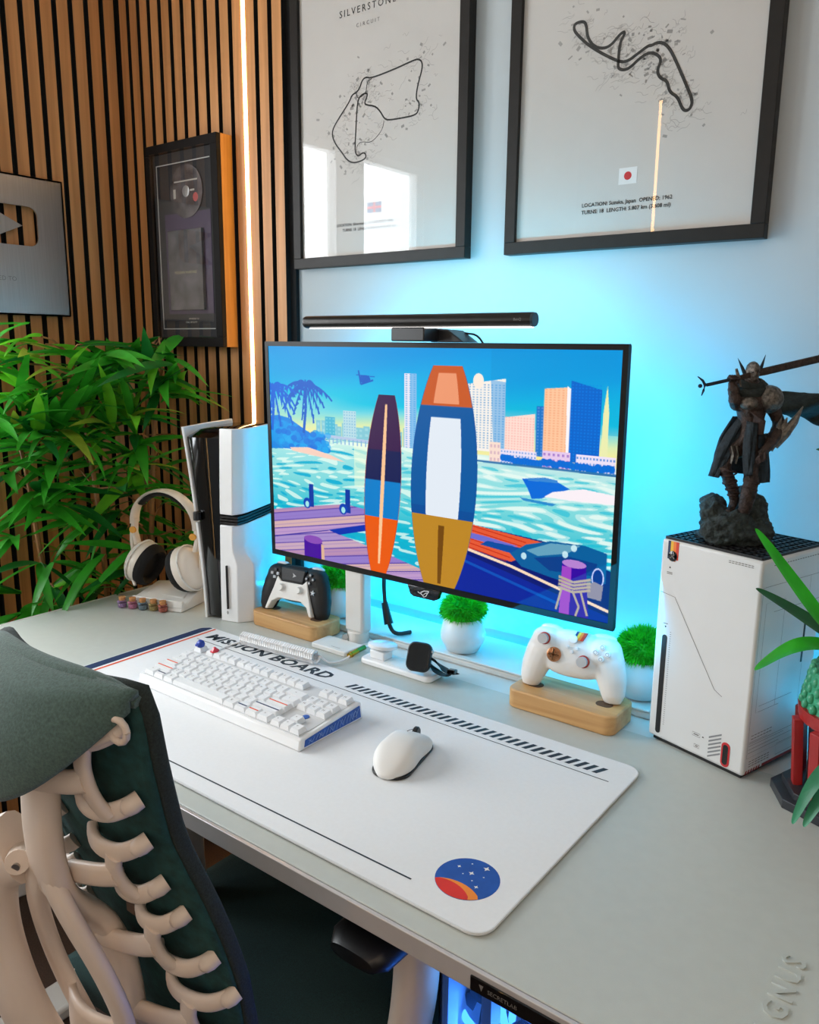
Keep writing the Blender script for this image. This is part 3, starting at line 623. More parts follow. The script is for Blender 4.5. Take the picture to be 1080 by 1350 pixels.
obj('glass_face',G().prism(rrect(.033,.039,.010,5),.0105,.0116,WM@RX(90)),black_gloss,wt,bevel=.001)
obj('crown',G().tube([(.0185,-.006,.010),(.0205,-.006,.010)],.003,10,WM),steel,wt)
obj('strap',G().loft([[(x,y,z) for x,y,z in ((-.011,-.0,-.001),(.011,0,-.001),(.011,0,.001),(-.011,0,.001))]]) if False else G().tube(chaikin([(0.012,.001,.002),(.018,.012,-.004),(.030,.018,-.014),(.044,.012,-.0175),(.052,.004,-.0165)],2),(.010,.0016),8,WM@RX(12)),black_matt,wt)
obj('strap',G().tube(chaikin([(0.012,.001,-.006),(.022,.004,-.015),(.036,-.002,-.0195),(.047,-.004,-.0185)],2),(.009,.0016),8,WM@RX(12)),black_matt,wt)
obj('clasp',G().box((.05,.003,-.013),(.012,.014,.006),WM@RX(10)),black_gloss,wt,bevel=.001)
hb=obj('white_hub',G().prism(rrect(.086,.050,.005,4),.0003,.0095,T(-.622,.0795,0)),white_soft,bevel=.0015); props(hb,'flat white box at the foot of the monitor pole','hub')
g=G(); g.ribbon([(.0,-.016),(.022,-.016)],.0008,.0097); obj('print_line',g,greyink,hb,smooth=0)
# ================================================================ CONTROLLERS ON OAK BLOCKS
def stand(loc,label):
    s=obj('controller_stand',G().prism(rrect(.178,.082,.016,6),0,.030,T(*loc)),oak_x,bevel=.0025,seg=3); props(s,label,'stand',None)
    for sx in (-1,1): obj('slot',G().prism(rrect(.026,.020,.009,4),.0298,.0304,T(sx*.058,-.002,0)),mat('brown_felt_lining','5a4330',.95,0,.2,300),s)  # flat dark patch, shade inside the grip slots put in as colour
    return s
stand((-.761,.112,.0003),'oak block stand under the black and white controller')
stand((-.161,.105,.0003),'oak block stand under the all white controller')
def smin(a,b,k): 
    h=max(k-abs(a-b),0)/k; return min(a,b)-h*h*k/4
def pad_body(g,grip=.105,wide=.078):
    g.ball((0,0,.073),(.060,.0185,.040),24,12,e=.75)
    for s in (-1,1):
        g.ball((s*.050,0,.084),(.029,.0205,.027),20,12,e=.8)
        g.tube([(s*.052,.001,.088),(s*.060,.001,.065),(s*.068,.002,.040),(s*.0725,.003,.018),(s*.073,.004,.006)],[(.027,.0195),(.0275,.0205),(.0245,.0200),(.0195,.0175),(.014,.013)],16,up=(0,1,0))
        g.tube([(s*.030,.004,.106),(s*.050,.004,.108),(s*.064,.004,.103)],[.008,.009,.007],10)
def on_face(x,z,out=0): 
    q=1-(abs(z-.082)/.036)**2*.25-(max(0,abs(x)-.03)/.07)**2*.2
    return (x,-.0185*q-out,z)
def disc(g,x,z,r,h0,h1,n=20,r1=None):
    p=on_face(x,z); g.lathe([(r,h0),(r,h1*.8),((r1 or r*.85),h1)],n,T(*p)@RX(90))
# black and white controller
ca_=thing('game_controller','black controller with white centre panel on the left oak block','controller',(-.7655,.104,.0255),7)
ca_.scale=(.91,.91,.91)
LEAN=T(0,.004,-.003)@RX(-14)
g=G(); pad_body(g); o=obj('body',g,black_matt,ca_,remesh=.0022,smooth_it=4); o.matrix_local=LEAN
def surf_poly(pts,y0,th=.003): return G().prism(pts,-th,th,LEAN@T(0,y0,0)@RX(90))
g=G()
cp=[(-.036,.098),(-.030,.072),(.030,.072),(.036,.098),(.044,.075),(.052,.045),(.0625,.012),(.056,.012),(.040,.046),(.022,.057),(-.022,.057),(-.040,.046),(-.056,.012),(-.0625,.012),(-.052,.045),(-.044,.075)]
cp=[(-.040,.086),(-.029,.075),(.029,.075),(.040,.086),(.047,.060),(.056,.035),(.064,.010),(.0565,.010),(.047,.028),(.030,.038),(-.030,.038),(-.047,.028),(-.0565,.010),(-.064,.010),(-.056,.035),(-.047,.060)]
g.prism(cp,0,.0215,RX(90)); o=obj('white_panel',g,white_soft,ca_,bevel=.002,seg=2); o.matrix_local=LEAN
speck=mat('speckled_black','1a1b1e',.5,0,.9,700)
o=obj('touchpad',G().prism([(-.033,.106),(.033,.106),(.029,.078),(-.029,.078)],.010,.0208,RX(90)),speck,ca_,bevel=.002); o.matrix_local=LEAN
obj('touchpad_arrow',G().prism([(.0,.097),(.010,.091),(.001,.087),(.003,.0915)],.0208,.0213,RX(90)),mat('light_grey_print','b9bcc0',.5),o)
lg=mat('clear_grey_button','aeb2b8',.25,0,.05)
for dx,dz in ((0,.0085),(.0085,0),(0,-.0085),(-.0085,0)):
    g=G(); disc(g,.0475+dx,.090+dz,.0042,.001,.0052); o=obj('face_button',g,dark_grey,ca_); o.matrix_local=LEAN
    g=G(); disc(g,.0475+dx,.090+dz,.0026,.0052,.0056); obj('button_mark',g,lg,o)
    g=G(); p=on_face(-.0475+dx*.95,.090+dz*.95); g.prism([(-.0035,-.003),(.0035,-.003),(.0035,.003),(-.0035,.003)],.001,.005,T(*p)@RX(90)); o=obj('d_pad_key',g,dark_grey if dx==0 and dz>0 else lg,ca_,bevel=.0008); o.matrix_local=LEAN
for sx in (-1,1):
    g=G(); disc(g,sx*.024,.0625,.0095,.003,.006); o=obj('stick_ring',g,white_soft,ca_); o.matrix_local=LEAN
    g=G(); disc(g,sx*.024,.0625,.0075,.006,.013); o=obj('thumbstick',g,white_soft,ca_); o.matrix_local=LEAN
g=G(); g.prism([(.0065*(1 if k%2==0 else .45)*math.cos(k*PI/5+.3),.0065*(1 if k%2==0 else .45)*math.sin(k*PI/5+.3)) for k in range(10)],0,.0215,T(.0585,0,.062)@RX(90)); o=obj('back_key_sticker',g,lg,ca_); o.matrix_local=LEAN
for sx in (-1,1):
    o=obj('shoulder_button',G().ball((sx*.048,.004,.1115),(.017,.009,.006),16,8),white_gloss,ca_); o.matrix_local=LEAN
# all white controller
cb_=thing('game_controller','white controller with red ringed thumbsticks on the right oak block','controller',(-.1605,.100,.0285),6)
cb_.scale=(.91,.91,.91)
g=G(); pad_body(g); o=obj('body',g,white_soft,cb_,remesh=.0022,smooth_it=4); o.matrix_local=LEAN
red=mat('red_ring','a8281f',.4); grey_r=mat('grey_rubber','b9bdc1',.6); copper=mat('copper_d_pad','b8835e',.25,.9,.25,120)
for x,z in ((-.050,.092),(.022,.066)):
    g=G(); disc(g,x,z,.0105,.0,.0045); o=obj('stick_ring',g,red,cb_); o.matrix_local=LEAN
    g=G(); disc(g,x,z,.0085,.0045,.013,24,.0088); o=obj('thumbstick',g,grey_r,cb_); o.matrix_local=LEAN
g=G(); disc(g,-.030,.068,.0125,.0,.0035,28); o=obj('d_pad',g,copper,cb_); o.matrix_local=LEAN
g=G(); p=on_face(-.030,.068); 
for bx in ((.0215,.006),(.006,.0215)): g.box((0,0,.0038),(bx[0],bx[1],.003),T(*p)@RX(90))
obj('d_pad_cross',g,copper,o,bevel=.0008)
for dx,dz in ((0,.010),(.010,0),(0,-.010),(-.010,0)):
    g=G(); disc(g,.051+dx,.086+dz,.0048,.0005,.005); o=obj('face_button',g,white_gloss,cb_); o.matrix_local=LEAN
    g=G(); p=on_face(.051+dx,.086+dz); g.ribbon([(.0028*math.cos(k*PI/6),.0028*math.sin(k*PI/6)) for k in range(12)],.0006,.0052,T(*p)@RX(90),True); obj('button_mark',g,greyink,o,smooth=0)
for x,z in ((-.008,.085),(.008,.085),(0,.078)):
    g=G(); disc(g,x,z,.0028,.0005,.0035); o=obj('menu_button',g,white_gloss,cb_); o.matrix_local=LEAN
for k,c in enumerate(('163a66','e3b83a','e8782a','c8321f')):
    g=G(); x0=.001+k*.0042; g.prism([(x0+.004,.113),(x0+.0085,.113),(x0+.0025,.099),(x0-.0020,.099)],.012,.0202,RX(90)); o=obj('stripe',g,mat('stripe_'+c,c,.5),cb_); o.matrix_local=LEAN
g=G(); disc(g,.0,.100,.0075,.0005,.0045); o=obj('home_button',g,white_gloss,cb_); o.matrix_local=LEAN
for sx in (-1,1): o=obj('bumper',G().ball((sx*.047,.003,.1095),(.020,.009,.007),16,8),white_gloss,cb_); o.matrix_local=LEAN
# ================================================================ TALL BLACK AND WHITE CONSOLE
ps=thing('game_console','tall white and black console standing left of the monitor','console',(-.949,.036,.0003),22)
def plate_l(z): t=z/.392; return -.036*t**1.5+.001
def plate_r(z): t=z/.392; return .040+.010*t**1.5
core=G(); rings=[]
for z in np.linspace(.006,.372,14):
    a,b2=plate_l(z)+.004,plate_r(z)+.03; zz=z
    rings.append([(a,.010,zz),(a+.010,.002,zz),((a+b2)/2,.004,zz),(b2-.012,.010,zz),(b2,.03,zz),(b2,.19,zz),(b2-.02,.205,zz),(a+.02,.205,zz),(a+.004,.19,zz)])
a,b2=plate_l(.384)+.01,plate_r(.384)+.02; rings.append([(a+.01,.035,.386),(a+.02,.025,.386),((a+b2)/2,.022,.386),(b2-.012,.025,.386),(b2,.04,.386),(b2,.18,.386),(b2-.02,.19,.386),(a+.02,.19,.386),(a+.01,.18,.386)])
core.loft(rings); obj('core',core,black_gloss,ps,smooth=50)
def lplate(z0,z1,nz=8):
    g=G(); rg=[]
    for z in np.linspace(z0,z1,nz):
        u0=plate_l(z); rg.append([(u0-.002,.003,z),(u0+.003,.004,z),(u0+.003,.10,z),(u0+.004,.208,z),(u0-.003,.208,z),(u0-.006,.10,z)])
    return g.loft(rg)
for z0,z1 in ((.0,.2),(.222,.392)): obj('side_plate',lplate(z0,z1),white_gloss,ps,bevel=.0012)
def rplate(z0,z1,wf):
    rg=[]
    for z in np.linspace(z0,z1,16):
        u0=plate_r(z); q=wf(z); rg.append([(u0,-.004,z),(u0+.030+q*.4,-.006-.003,z),(u0+.043+q,.010,z),(u0+.046+q,.030,z),(u0+.048,.085+q,z),(u0+.048,.208,z),(u0+.042,.208,z),(u0+.042,.03,z),(u0+.030,.006,z),(u0,.004,z)])
    return G().loft(rg)
obj('side_plate',rplate(.222,.392,lambda z:0),white_gloss,ps,bevel=.0015,smooth=40)
lo=obj('side_plate',rplate(.0,.2,lambda z:.024*min(1,max(0,(.150-z)/.028))),white_gloss,ps,bevel=.0015,smooth=40)
obj('disc_slot',G().bb(.0565,.0592,-.0108,-.004,.028,.118),black_matt,lo,smooth=0)
obj('eject_button',G().ball((.058,-.0105,.021),(.0022,.001,.004),10,6),steel,lo)
for z in (.2025,.2085,.2145): obj('band_fin',G().loft([[(plate_r(z),-.002,z),(plate_r(z)+.040,-.005,z),(plate_r(z)+.045,.02,z),(plate_r(z)+.045,.204,z),(plate_r(z)+.0,.204,z)],[(plate_r(z),-.002,z+.004),(plate_r(z)+.040,-.005,z+.004),(plate_r(z)+.045,.02,z+.004),(plate_r(z)+.045,.204,z+.004),(plate_r(z)+.0,.204,z+.004)]]),black_pl,ps,smooth=0)
for z in (.055,.072): obj('port',G().box((.022,.0045,z),(.0045,.003,.010)),dark_grey,ps,bevel=.0006)
obj('front_vent',G().tube([(plate_l(.2)+.004,.0,.206),(plate_l(.2)+.004,.0,.222)],.008,8),black_pl,ps)
# ================================================================ HEADSET ON ITS DOCK
dk=thing('headset_dock','white angled charging dock holding the headset','dock',(-1.085,.052,.0003),18)
obj('base',G().loft([[(-.062,-.05,0),(.062,-.05,0),(.066,.055,0),(-.066,.055,0)],[(-.066,-.045,.018),(.062,-.042,.012),(.068,.055,.045),(-.070,.055,.030)]]),white_soft,dk,bevel=.003)
obj('cradle',G().loft([[(-.05,-.02,.016),(.05,-.02,.016),(.05,.04,.026),(-.05,.04,.026)],[(-.045,-.018,.024),(.045,-.018,.024),(.045,.038,.036),(-.045,.038,.036)]]),white_soft,dk,bevel=.002)
obj('front_lip',G().box((0,-.044,.016),(.126,.006,.016)),white_soft,dk,bevel=.002)
warmw=mat('warm_white_plastic','e3dad0',.4,0,.015)
hp=thing('headset','white over-ear headset with black ear cushions on the dock','headset',(-1.100,.056,.038),14)
hp.scale=(1.18,1.1,1.04)
cush=mat('black_ear_cushion','0b0b0c',.85,0,.3,300,.4,700); amber=mat('amber_hinge','d99a3c',.4,.2)
arch=[(.071*math.sin(a)*(1.0 if abs(a)<1.2 else 1),.004,.128+.072*math.cos(a)) for a in np.linspace(-1.75,1.75,25)]
arch=[(-.070,.004,.045)]+[(-.0745,.004,.085)]+arch+[(.0745,.004,.085),(.070,.004,.045)]
obj('headband',G().tube(arch[3:-3],(.0035,.014),12,up=(0,1,0)),warmw,hp)
obj('band_cushion',G().tube([(.064*math.sin(a),.004,.128+.0655*math.cos(a)) for a in np.linspace(-.9,.9,15)],(.005,.012),12,up=(0,1,0)),cush,hp)
for s in (-1,1):
    obj('yoke',G().tube(chaikin([(s*.0725,.004,.125),(s*.079,.004,.095),(s*.078,.006,.055),(s*.070,.004,.015),(s*.055,.002,.0)],2),(.004,.007),8,up=(0,1,0)),warmw,hp)
    obj('slider',G().tube([(s*.070,.004,.135),(s*.0725,.004,.105),(s*.066,.004,.080)],(.005,.009),8,up=(0,1,0)),warmw,hp)
    obj('hinge',G().lathe([(.007,0),(.007,.004)],14,T(s*.068,-.004,.112)@RX(90)),amber,hp)
    cm=T(s*.050,.0,.042)@RY(s*-20)
    c=obj('ear_cup',G().loft([[(x0,r*.040*math.cos(t),r*.048*math.sin(t)) for t in [2*PI*k/28 for k in range(28)]] for x0,r in ((s*.024,.55),(s*.020,.82),(s*.008,.96),(s*-.002,1.0),(s*-.006,.98))],m=cm),warmw,hp,smooth=50)
    obj('ear_cushion',G().loft([[(x0,r*.040*math.cos(t),r*.048*math.sin(t)) for t in [2*PI*k/28 for k in range(28)]] for x0,r in ((s*-.006,.97),(s*-.014,.98),(s*-.022,.90),(s*-.025,.78),(s*-.020,.66),(s*-.012,.60))],m=cm),cush,c,smooth=60)
    obj('cup_ring',G().tube([(s*.010,.0395*math.cos(t),.0475*math.sin(t)) for t in [2*PI*k/28 for k in range(28)]],.0018,6,cm,closed=True),white_soft,c)
obj('microphone',G().tube(chaikin([(-.072,-.008,.05),(-.068,-.02,.02),(-.05,-.03,.0)],2),.003,8),warmw,hp)
# ================================================================ FIVE TINY CORKED JARS
cork=mat('cork','c88f5c',.9,0,.25,300)
jars=[((-1.140,-.030),'8d6f9c','tiny corked jar with purple filling, leftmost of the row'),((-1.117,-.020),'b5708f','tiny corked jar with pink filling and a pink bow'),((-1.094,-.011),'6d8494','tiny corked jar with a blue ribbon in the middle of the row'),((-1.071,-.001),'9a8a55','tiny corked jar with yellow flecked filling'),((-1.048,.006),'ab5c4e','tiny corked jar with a red ribbon nearest the console')]
gl_s=pane_mat('jar_glass',1.35,(.97,.97,.97))
for (x,y),c,lb_ in jars:
    t=thing('corked_jar',lb_,'jar',(x,y,.0003),0,'tiny corked jars before the headset dock')
    obj('glass',G().lathe([(.0085,0),(.0100,.002),(.0100,.011),(.0065,.0155),(.0065,.019)],18,caps=False),gl_s,t,smooth=60)
    obj('filling',G().lathe([(.0078,.001),(.0092,.003),(.0092,.0105),(.003,.012)],16),mat('filling_'+c,c,.7,0,.6,500),t)
    obj('cork',G().lathe([(.0062,.0165),(.0072,.024)],14),cork,t)
    obj('ribbon',G().tube([(.0074*math.cos(a),.0074*math.sin(a),.0155) for a in np.linspace(0,2*PI,13)[:-1]],.0013,6,closed=True).ball((.002,-.010,.0155),(.005,.002,.003),8,6),mat('ribbon_'+c,c,.6),t)
# ================================================================ POSTERS
def poster(x0,x1,z0,z1,label):
    t=thing('framed_poster',label,'picture',((x0+x1)/2,YB,z0)); fwd=.0205; X0,X1,Hh=-(x1-x0)/2,(x1-x0)/2,z1-z0
    for q in ((X0,X1,0,fwd),(X0,X1,Hh-fwd,Hh),(X0,X0+fwd,fwd,Hh-fwd),(X1-fwd,X1,fwd,Hh-fwd)):
        obj('frame_rail',G().bb(q[0],q[1],-.022,-.0005,q[2],q[3]),frame_blk,t,bevel=.0008)
    sh=obj('print_sheet',G().bb(X0+.01,X1-.01,-.0145,-.003,.01,Hh-.01),paper,t,smooth=0)
    obj('glass_pane',G().face([(X0+.015,-.0158,.015),(X1-.015,-.0158,.015),(X1-.015,-.0158,Hh-.015),(X0+.015,-.0158,Hh-.015)]),pane,t,smooth=0)
    return t,sh
FZ=.7115
T1=[(-0.7304,1.0517),(-0.7446,1.0564),(-0.7541,1.0513),(-0.7589,1.0398),(-0.7686,1.0324),(-0.7790,1.0307),(-0.7866,1.0183),(-0.8083,0.9986),(-0.8288,0.9783),(-0.8330,0.9648),(-0.8240,0.9471),(-0.8056,0.9283),(-0.7939,0.9139),(-0.7774,0.9056),(-0.7560,0.9071),(-0.7437,0.9114),(-0.7447,0.9195),(-0.7528,0.9222),(-0.7625,0.9164),(-0.7697,0.9215),(-0.7723,0.9311),(-0.7695,0.9677),(-0.7655,1.0172),(-0.7558,1.0269),(-0.7398,1.0277),(-0.7414,1.0201),(-0.7478,1.0111),(-0.7430,1.0065),(-0.7209,1.0013),(-0.7084,0.9904),(-0.6991,0.9768),(-0.6898,0.9716),(-0.6565,0.9705),(-0.6240,0.9707),(-0.6169,0.9787),(-0.6156,0.9914),(-0.6238,0.9981),(-0.6204,1.0200),(-0.6094,1.0477),(-0.6110,1.0596),(-0.6196,1.0648),(-0.6312,1.0644),(-0.6753,1.0574)]
T2=[(-0.1833,1.0032),(-0.2005,0.9945),(-0.2142,0.9873),(-0.2286,0.9877),(-0.2762,1.0169),(-0.3026,1.0408),(-0.3102,1.0517),(-0.3078,1.0594),(-0.2925,1.0592),(-0.2879,1.0518),(-0.2856,1.0350),(-0.2736,1.0187),(-0.2569,1.0125),(-0.2437,1.0153),(-0.2313,1.0277),(-0.2236,1.0307),(-0.2233,1.0261),(-0.2300,1.0161),(-0.2313,0.9877),(-0.2302,0.9794),(-0.2226,0.9758),(-0.2121,0.9762),(-0.1974,0.9872),(-0.1826,0.9934),(-0.1697,0.9888),(-0.1615,0.9795),(-0.1679,0.9650),(-0.1621,0.9539),(-0.1506,0.9485),(-0.1461,0.9321),(-0.1327,0.9232),(-0.1253,0.9064),(-0.1188,0.9009),(-0.1118,0.9043),(-0.1098,0.9151),(-0.1218,0.9392),(-0.1390,0.9731),(-0.1502,0.9928),(-0.1608,1.0026),(-0.1708,1.0046),(-0.1794,1.0018)]
T1b=[(-0.7686,1.0313),(-0.7648,1.0205),(-0.7430,1.0271),(-0.7414,1.0481),(-0.7288,1.0510)]
T1d=[(-0.7691,0.9237),(-0.7657,0.9395),(-0.7527,0.9424),(-0.7335,0.9376),(-0.7177,0.9446),(-0.7021,0.9582),(-0.6991,0.9723)]
PY=-.0149; UP=RX(90)
def loc2(t,p): return (p[0]-t.location.x,p[1]-t.location.z)
def prints(t,sh,tracks,clutter,seed,cx,cz):
    g=G()
    for p,wd,cl in tracks: g.ribbon(chaikin([loc2(t,q) for q in p],2,cl),wd,0,T(0,PY,0)@UP,cl)
    obj('circuit_line',g,blackink,sh,smooth=0)
    rg=random.Random(seed); g=G(); base=tracks[0][0]
    for i in range(clutter):
        q=loc2(t,base[rg.randrange(len(base))]); x=q[0]+rg.gauss(0,.022); z=q[1]+rg.gauss(0,.018); a=rg.uniform(-.9,.9); L_=rg.uniform(.002,.009); w_=rg.uniform(.0015,.0055)
        M_=T(x,PY+.0002,z)@RY(math.degrees(a))@UP
        if i%3: g.ribbon(chaikin([(-L_*1.5,0),(-L_*.4,w_*.8),(L_*.5,-w_*.5),(L_*1.5,w_)],1),.0005,0,M_)
        else: g.face([(-L_/2,-w_/2,0),(L_/2,-w_/2,0),(L_/2,w_/2,0),(-L_/2,w_/2,0)],M_)
    obj('map_detail',g,mat('pale_map_ink','989490',.7,0,.1),sh,smooth=0,kind='stuff')
t,sh=poster(-.9385,-.5045,FZ,FZ+.60,'framed race circuit poster nearer the oak slats'); 
prints(t,sh,[(T1,.0030,True),(T1b,.0014,False),(T1d,.0011,False)],300,4,0,0)
def ptext(name,s,size,x,z,mt=blackink,**k): text(name,s,size,mt,sh,T(x-t.location.x,PY-.0001,z-t.location.z)@UP,**k)
ptext('lettering','SILVERSTONE',.0175,-.811,1.1715,space=1.38); ptext('lettering','CIRCUIT',.0095,-.768,1.147,mt=greyink,space=1.75)
ptext('lettering','LOCATION: Silverstone, UK  OPENED: 1948',.0078,-.822,.7885,bold=.0001); ptext('lettering','TURNS: 18  LENGTH: 5.891 km (3.661 mi)',.0078,-.806,.7785,bold=.0001)
obj('flag_field',G().face([(-.7400-t.location.x,PY,.809-FZ),(-.705-t.location.x,PY,.809-FZ),(-.705-t.location.x,PY,.828-FZ),(-.7400-t.location.x,PY,.828-FZ)]),mat('flag_navy','1d2a5c',.6),sh,smooth=0)
obj('flag_cross',G().bb(-.740-t.location.x,-.705-t.location.x,PY-.0002,PY-.0001,.8165-FZ,.8205-FZ).bb(-.7245-t.location.x,-.7205-t.location.x,PY-.0002,PY-.0001,.809-FZ,.828-FZ),redink,sh,smooth=0)
t,sh=poster(-.4220,.0105,FZ,FZ+.60,'framed race circuit poster with a red dot flag nearer the camera')
prints(t,sh,[(T2,.0046,True)],340,9,0,0)
ptext('lettering','LOCATION: Suzuka, Japan  OPENED: 1962',.0084,-.2805,.7790,bold=.00015); ptext('lettering','TURNS: 18  LENGTH: 5.807 km (3.608 mi)',.0084,-.2805,.7680,bold=.00015)
ptext('lettering','SUZUKA',.0175,-.26,1.1715,space=1.38)
o=obj('flag_field',G().face([(-.2190-t.location.x,PY,.8075-FZ),(-.1890-t.location.x,PY,.8075-FZ),(-.1890-t.location.x,PY,.8322-FZ),(-.2190-t.location.x,PY,.8322-FZ)]),mat('flag_grey','e2e0de',.7),sh,smooth=0)
obj('flag_disc',G().prism(circ(.0062,24),0,.0002,T(-.2040-t.location.x,PY,.8199-FZ)@UP),redink,sh,smooth=0)
# ================================================================ AWARD FRAME AND SILVER PLAQUE
aw=thing('award_frame','deep black award box with an oak side hung on the slats','picture',(-1.2520,.300,.547))
WA,HA,DA=.254,.455,.0435
obj('frame_box',G().bb(-WA/2,WA/2-.004,-DA+.006,-.0002,0,HA),black_matt,aw,smooth=0)
for q in ((-WA/2,WA/2,0,.022),(-WA/2,WA/2,HA-.022,HA),(-WA/2,-WA/2+.022,.022,HA-.022),(WA/2-.022,WA/2,.022,HA-.022)): obj('frame_rail',G().bb(q[0],q[1],-DA,-DA+.012,q[2],q[3]),mat('award_black','120e0c',.6,0,.1,spec=.12),aw,bevel=.001)
obj('side_board',G().bb(WA/2-.004,WA/2,-DA+.0121,-.0002,0,HA),wood('amber_oak','a5691f','c98a35','z'),aw,smooth=0)
pur=mat('purple_card','2c1838',.6,0,.15,30); 
bk=obj('back_card',G().bb(-WA/2+.02,WA/2-.02,-DA+.0045,-DA+.006,.02,HA-.02),mat('black_card','0b090c',.7),aw,smooth=0)
obj('mat_line',G().bb(-.093,-.091,-DA+.0035,-DA+.0046,.040,HA-.045).bb(-.093,.098,-DA+.0035,-DA+.0046,HA-.047,HA-.045).bb(-.093,.098,-DA+.0035,-DA+.0046,.040,.042),mat('silver_line','a9a6a2',.4),bk,smooth=0)
obj('purple_panel',G().bb(-.068,.096,-DA+.0035,-DA+.0046,.075,.300),pur,bk,smooth=0)
dm=mat('smoky_disc','5c585a',.25,.4,.5,40); di=obj('disc',G().loft([[(r*math.cos(a),y,r*math.sin(a)) for a in [2*PI*k/40 for k in range(40)]] for r,y in ((.0075,-.0012),(.058,-.0012),(.058,0),(.0075,0))],closed=True,m=T(.015,-DA+.0034,.345)),dm,aw,smooth=20)
obj('disc_hub',G().lathe([(.0105,0),(.0125,.0006),(.0105,.0012)],24,T(.015,-DA+.0022,.345)@RX(90)),mat('grey_hub','8e8c8a',.3,.4),di)
obj('disc_print',G().bb(-.026,.056,-DA+.0017,-DA+.0021,.366,.369).bb(.030,.045,-DA+.0017,-DA+.0021,.344,.348).bb(-.030,-.022,-DA+.0017,-DA+.0021,.332,.352),mat('pale_print','9c968c',.5),di,smooth=0)
obj('disc_mark',G().ball((.048,-DA+.002,.330),(.009,.0005,.010),14,6),mat('red_mark','9c3a34',.5),di)
cv=obj('case',G().bb(-.052,.070,-DA-.004,-DA+.0034,.083,.262),mat('smoky_cover','4c4a4c',.25,0,.55,22),aw,bevel=.001)
text('lettering','MODERN WARFARE',.0085,mat('gold_print','8f8660',.5),cv,T(-.030,-DA-.0043,.165)@RX(90),space=1.05)
text('lettering','AWARDED TO',.0055,mat('pale_print2','b0a89c',.5),bk,T(.005,-DA+.0030,.062)@RX(90)); text('lettering','CALL OF DUTY',.006,MATS['pale_print2'],bk,T(-.006,-DA+.0030,.054)@RX(90))
obj('glass_pane',G().face([(-.105,-DA+.0006-.006,.02),(.105,-DA+.0006-.006,.02),(.105,-DA+.0006-.006,HA-.02),(-.105,-DA+.0006-.006,HA-.02)]),pane,aw,smooth=0)
pq=thing('silver_plaque','brushed silver award plaque with a play symbol cut-out on the slats','plaque',(XL+.022,-.030,.614))
q0,q1,HP=-.153,.153,.306
hole=[(y,z) for y,z in rrect(.172,.086,.02,6)]; outer=[(q0,0),(q1,0),(q1,HP),(q0,HP)]
hz=.197; gp=G(); PT=Matrix(((0,0,1,0),(1,0,0,0),(0,1,0,0),(0,0,0,1)))
gq=G(); hw_,hh_,rd=.086,.043,.02
gq.bb(.010,.014,q0,-hw_,0,HP); gq.bb(.010,.014,hw_,q1,0,HP); gq.bb(.010,.014,-hw_,hw_,0,hz-hh_); gq.bb(.010,.014,-hw_,hw_,hz+hh_,HP)
for sy in (-1,1):
    for sz in (-1,1):
        arc=[(sy*(hw_-rd+rd*math.cos(t_)),sz*(hh_-rd+rd*math.sin(t_))) for t_ in np.linspace(0,PI/2,7)]+[(sy*hw_,sz*hh_)]
        gq.prism(arc if sy*sz>0 else arc[::-1],.010,.014,T(0,0,hz)@PT)
obj('plate',gq,steel,pq,smooth=20)
obj('rim',G().bb(.010,.014,q0,q0+.004,0,HP).bb(.010,.014,q1-.004,q1,0,HP).bb(.010,.014,q0,q1,0,.004).bb(.010,.014,q0,q1,HP-.004,HP),steel,pq,smooth=0)
obj('play_triangle',G().prism([(-.030,-.036),(.050,0),(-.030,.036)],.010,.014,T(0,0,hz)@PT).bb(.010,.014,-.088,-.028,hz-.006,hz+.006),steel,pq,smooth=0)
for y in (-.12,.12):
    for z in (.02,HP-.02): obj('standoff',G().tube([(-.0005,y,z),(.010,y,z)],.004,10),dark_grey,pq)
text('lettering','PRESENTED TO',.014,mat('etched_grey','8f8e8c',.5,.6),pq,T(.0142,-.07,.075)@RZ(90)@RX(90)); 
# ================================================================ WHITE CONSOLE TOWER
xb=thing('console_tower','white boxy console tower with printed markings at the right of the desk','console',(-.034,.102,.0003),-17.16)
XW,XH=.151,.301
obj('foot',G().bb(.006,XW-.006,.006,XW-.006,0,.008),black_pl,xb,smooth=0)
bx=G(); bx.bb(0,XW,0,XW,.006,XH-.004); body=obj('body',bx,mat('tower_white','d9dada',.45,0,.012,20),xb,bevel=.004,seg=3)
obj('top_recess',G().bb(.004,XW-.004,.004,XW-.004,XH-.0055,XH-.0035),black_matt,xb,smooth=0)
g=G(); n=13
for i in range(n+1):
    q=.004+(XW-.008)*i/n; g.bb(q-.0011,q+.0011,.004,XW-.004,XH-.004,XH-.0005); g.bb(.004,XW-.004,q-.0011,q+.0011,XH-.004,XH-.0005)
obj('vent_grille',g,black_pl,xb,smooth=0)
FR=RX(90)   # front print plane: local x, z at y=0
def fp(name,pts,mt,h=.0003): return obj(name,G().prism(pts,0,h,FR),mt,body,smooth=0)
for k,c in enumerate(('1c2f52','e3b12f','e8782a','cf3a20')):
    x0=.011+k*.0043
    lowz=.268+.0088-math.sqrt(max(0,.0088**2-(x0+.00215-.0196)**2))
    fp('stripe',[(x0,lowz),(x0+.0043,lowz),(x0+.0043,XH-.005),(x0,XH-.005)],mat('tower_stripe_'+c,c,.5),.0004)
o=obj('power_button',G().lathe([(.0072,0),(.0072,.0012),(.006,.0018)],24,T(.0196,0,.2755)@FR),black_gloss,body)
g=G(); g.ribbon([(-.0035,-.003),(.0035,.003)],.0013,.0019,T(.0196,0,.2755)@FR); g.ribbon([(-.0035,.003),(.0035,-.003)],.0013,.0019,T(.0196,0,.2755)@FR); obj('button_mark',g,greyink,o,smooth=0)
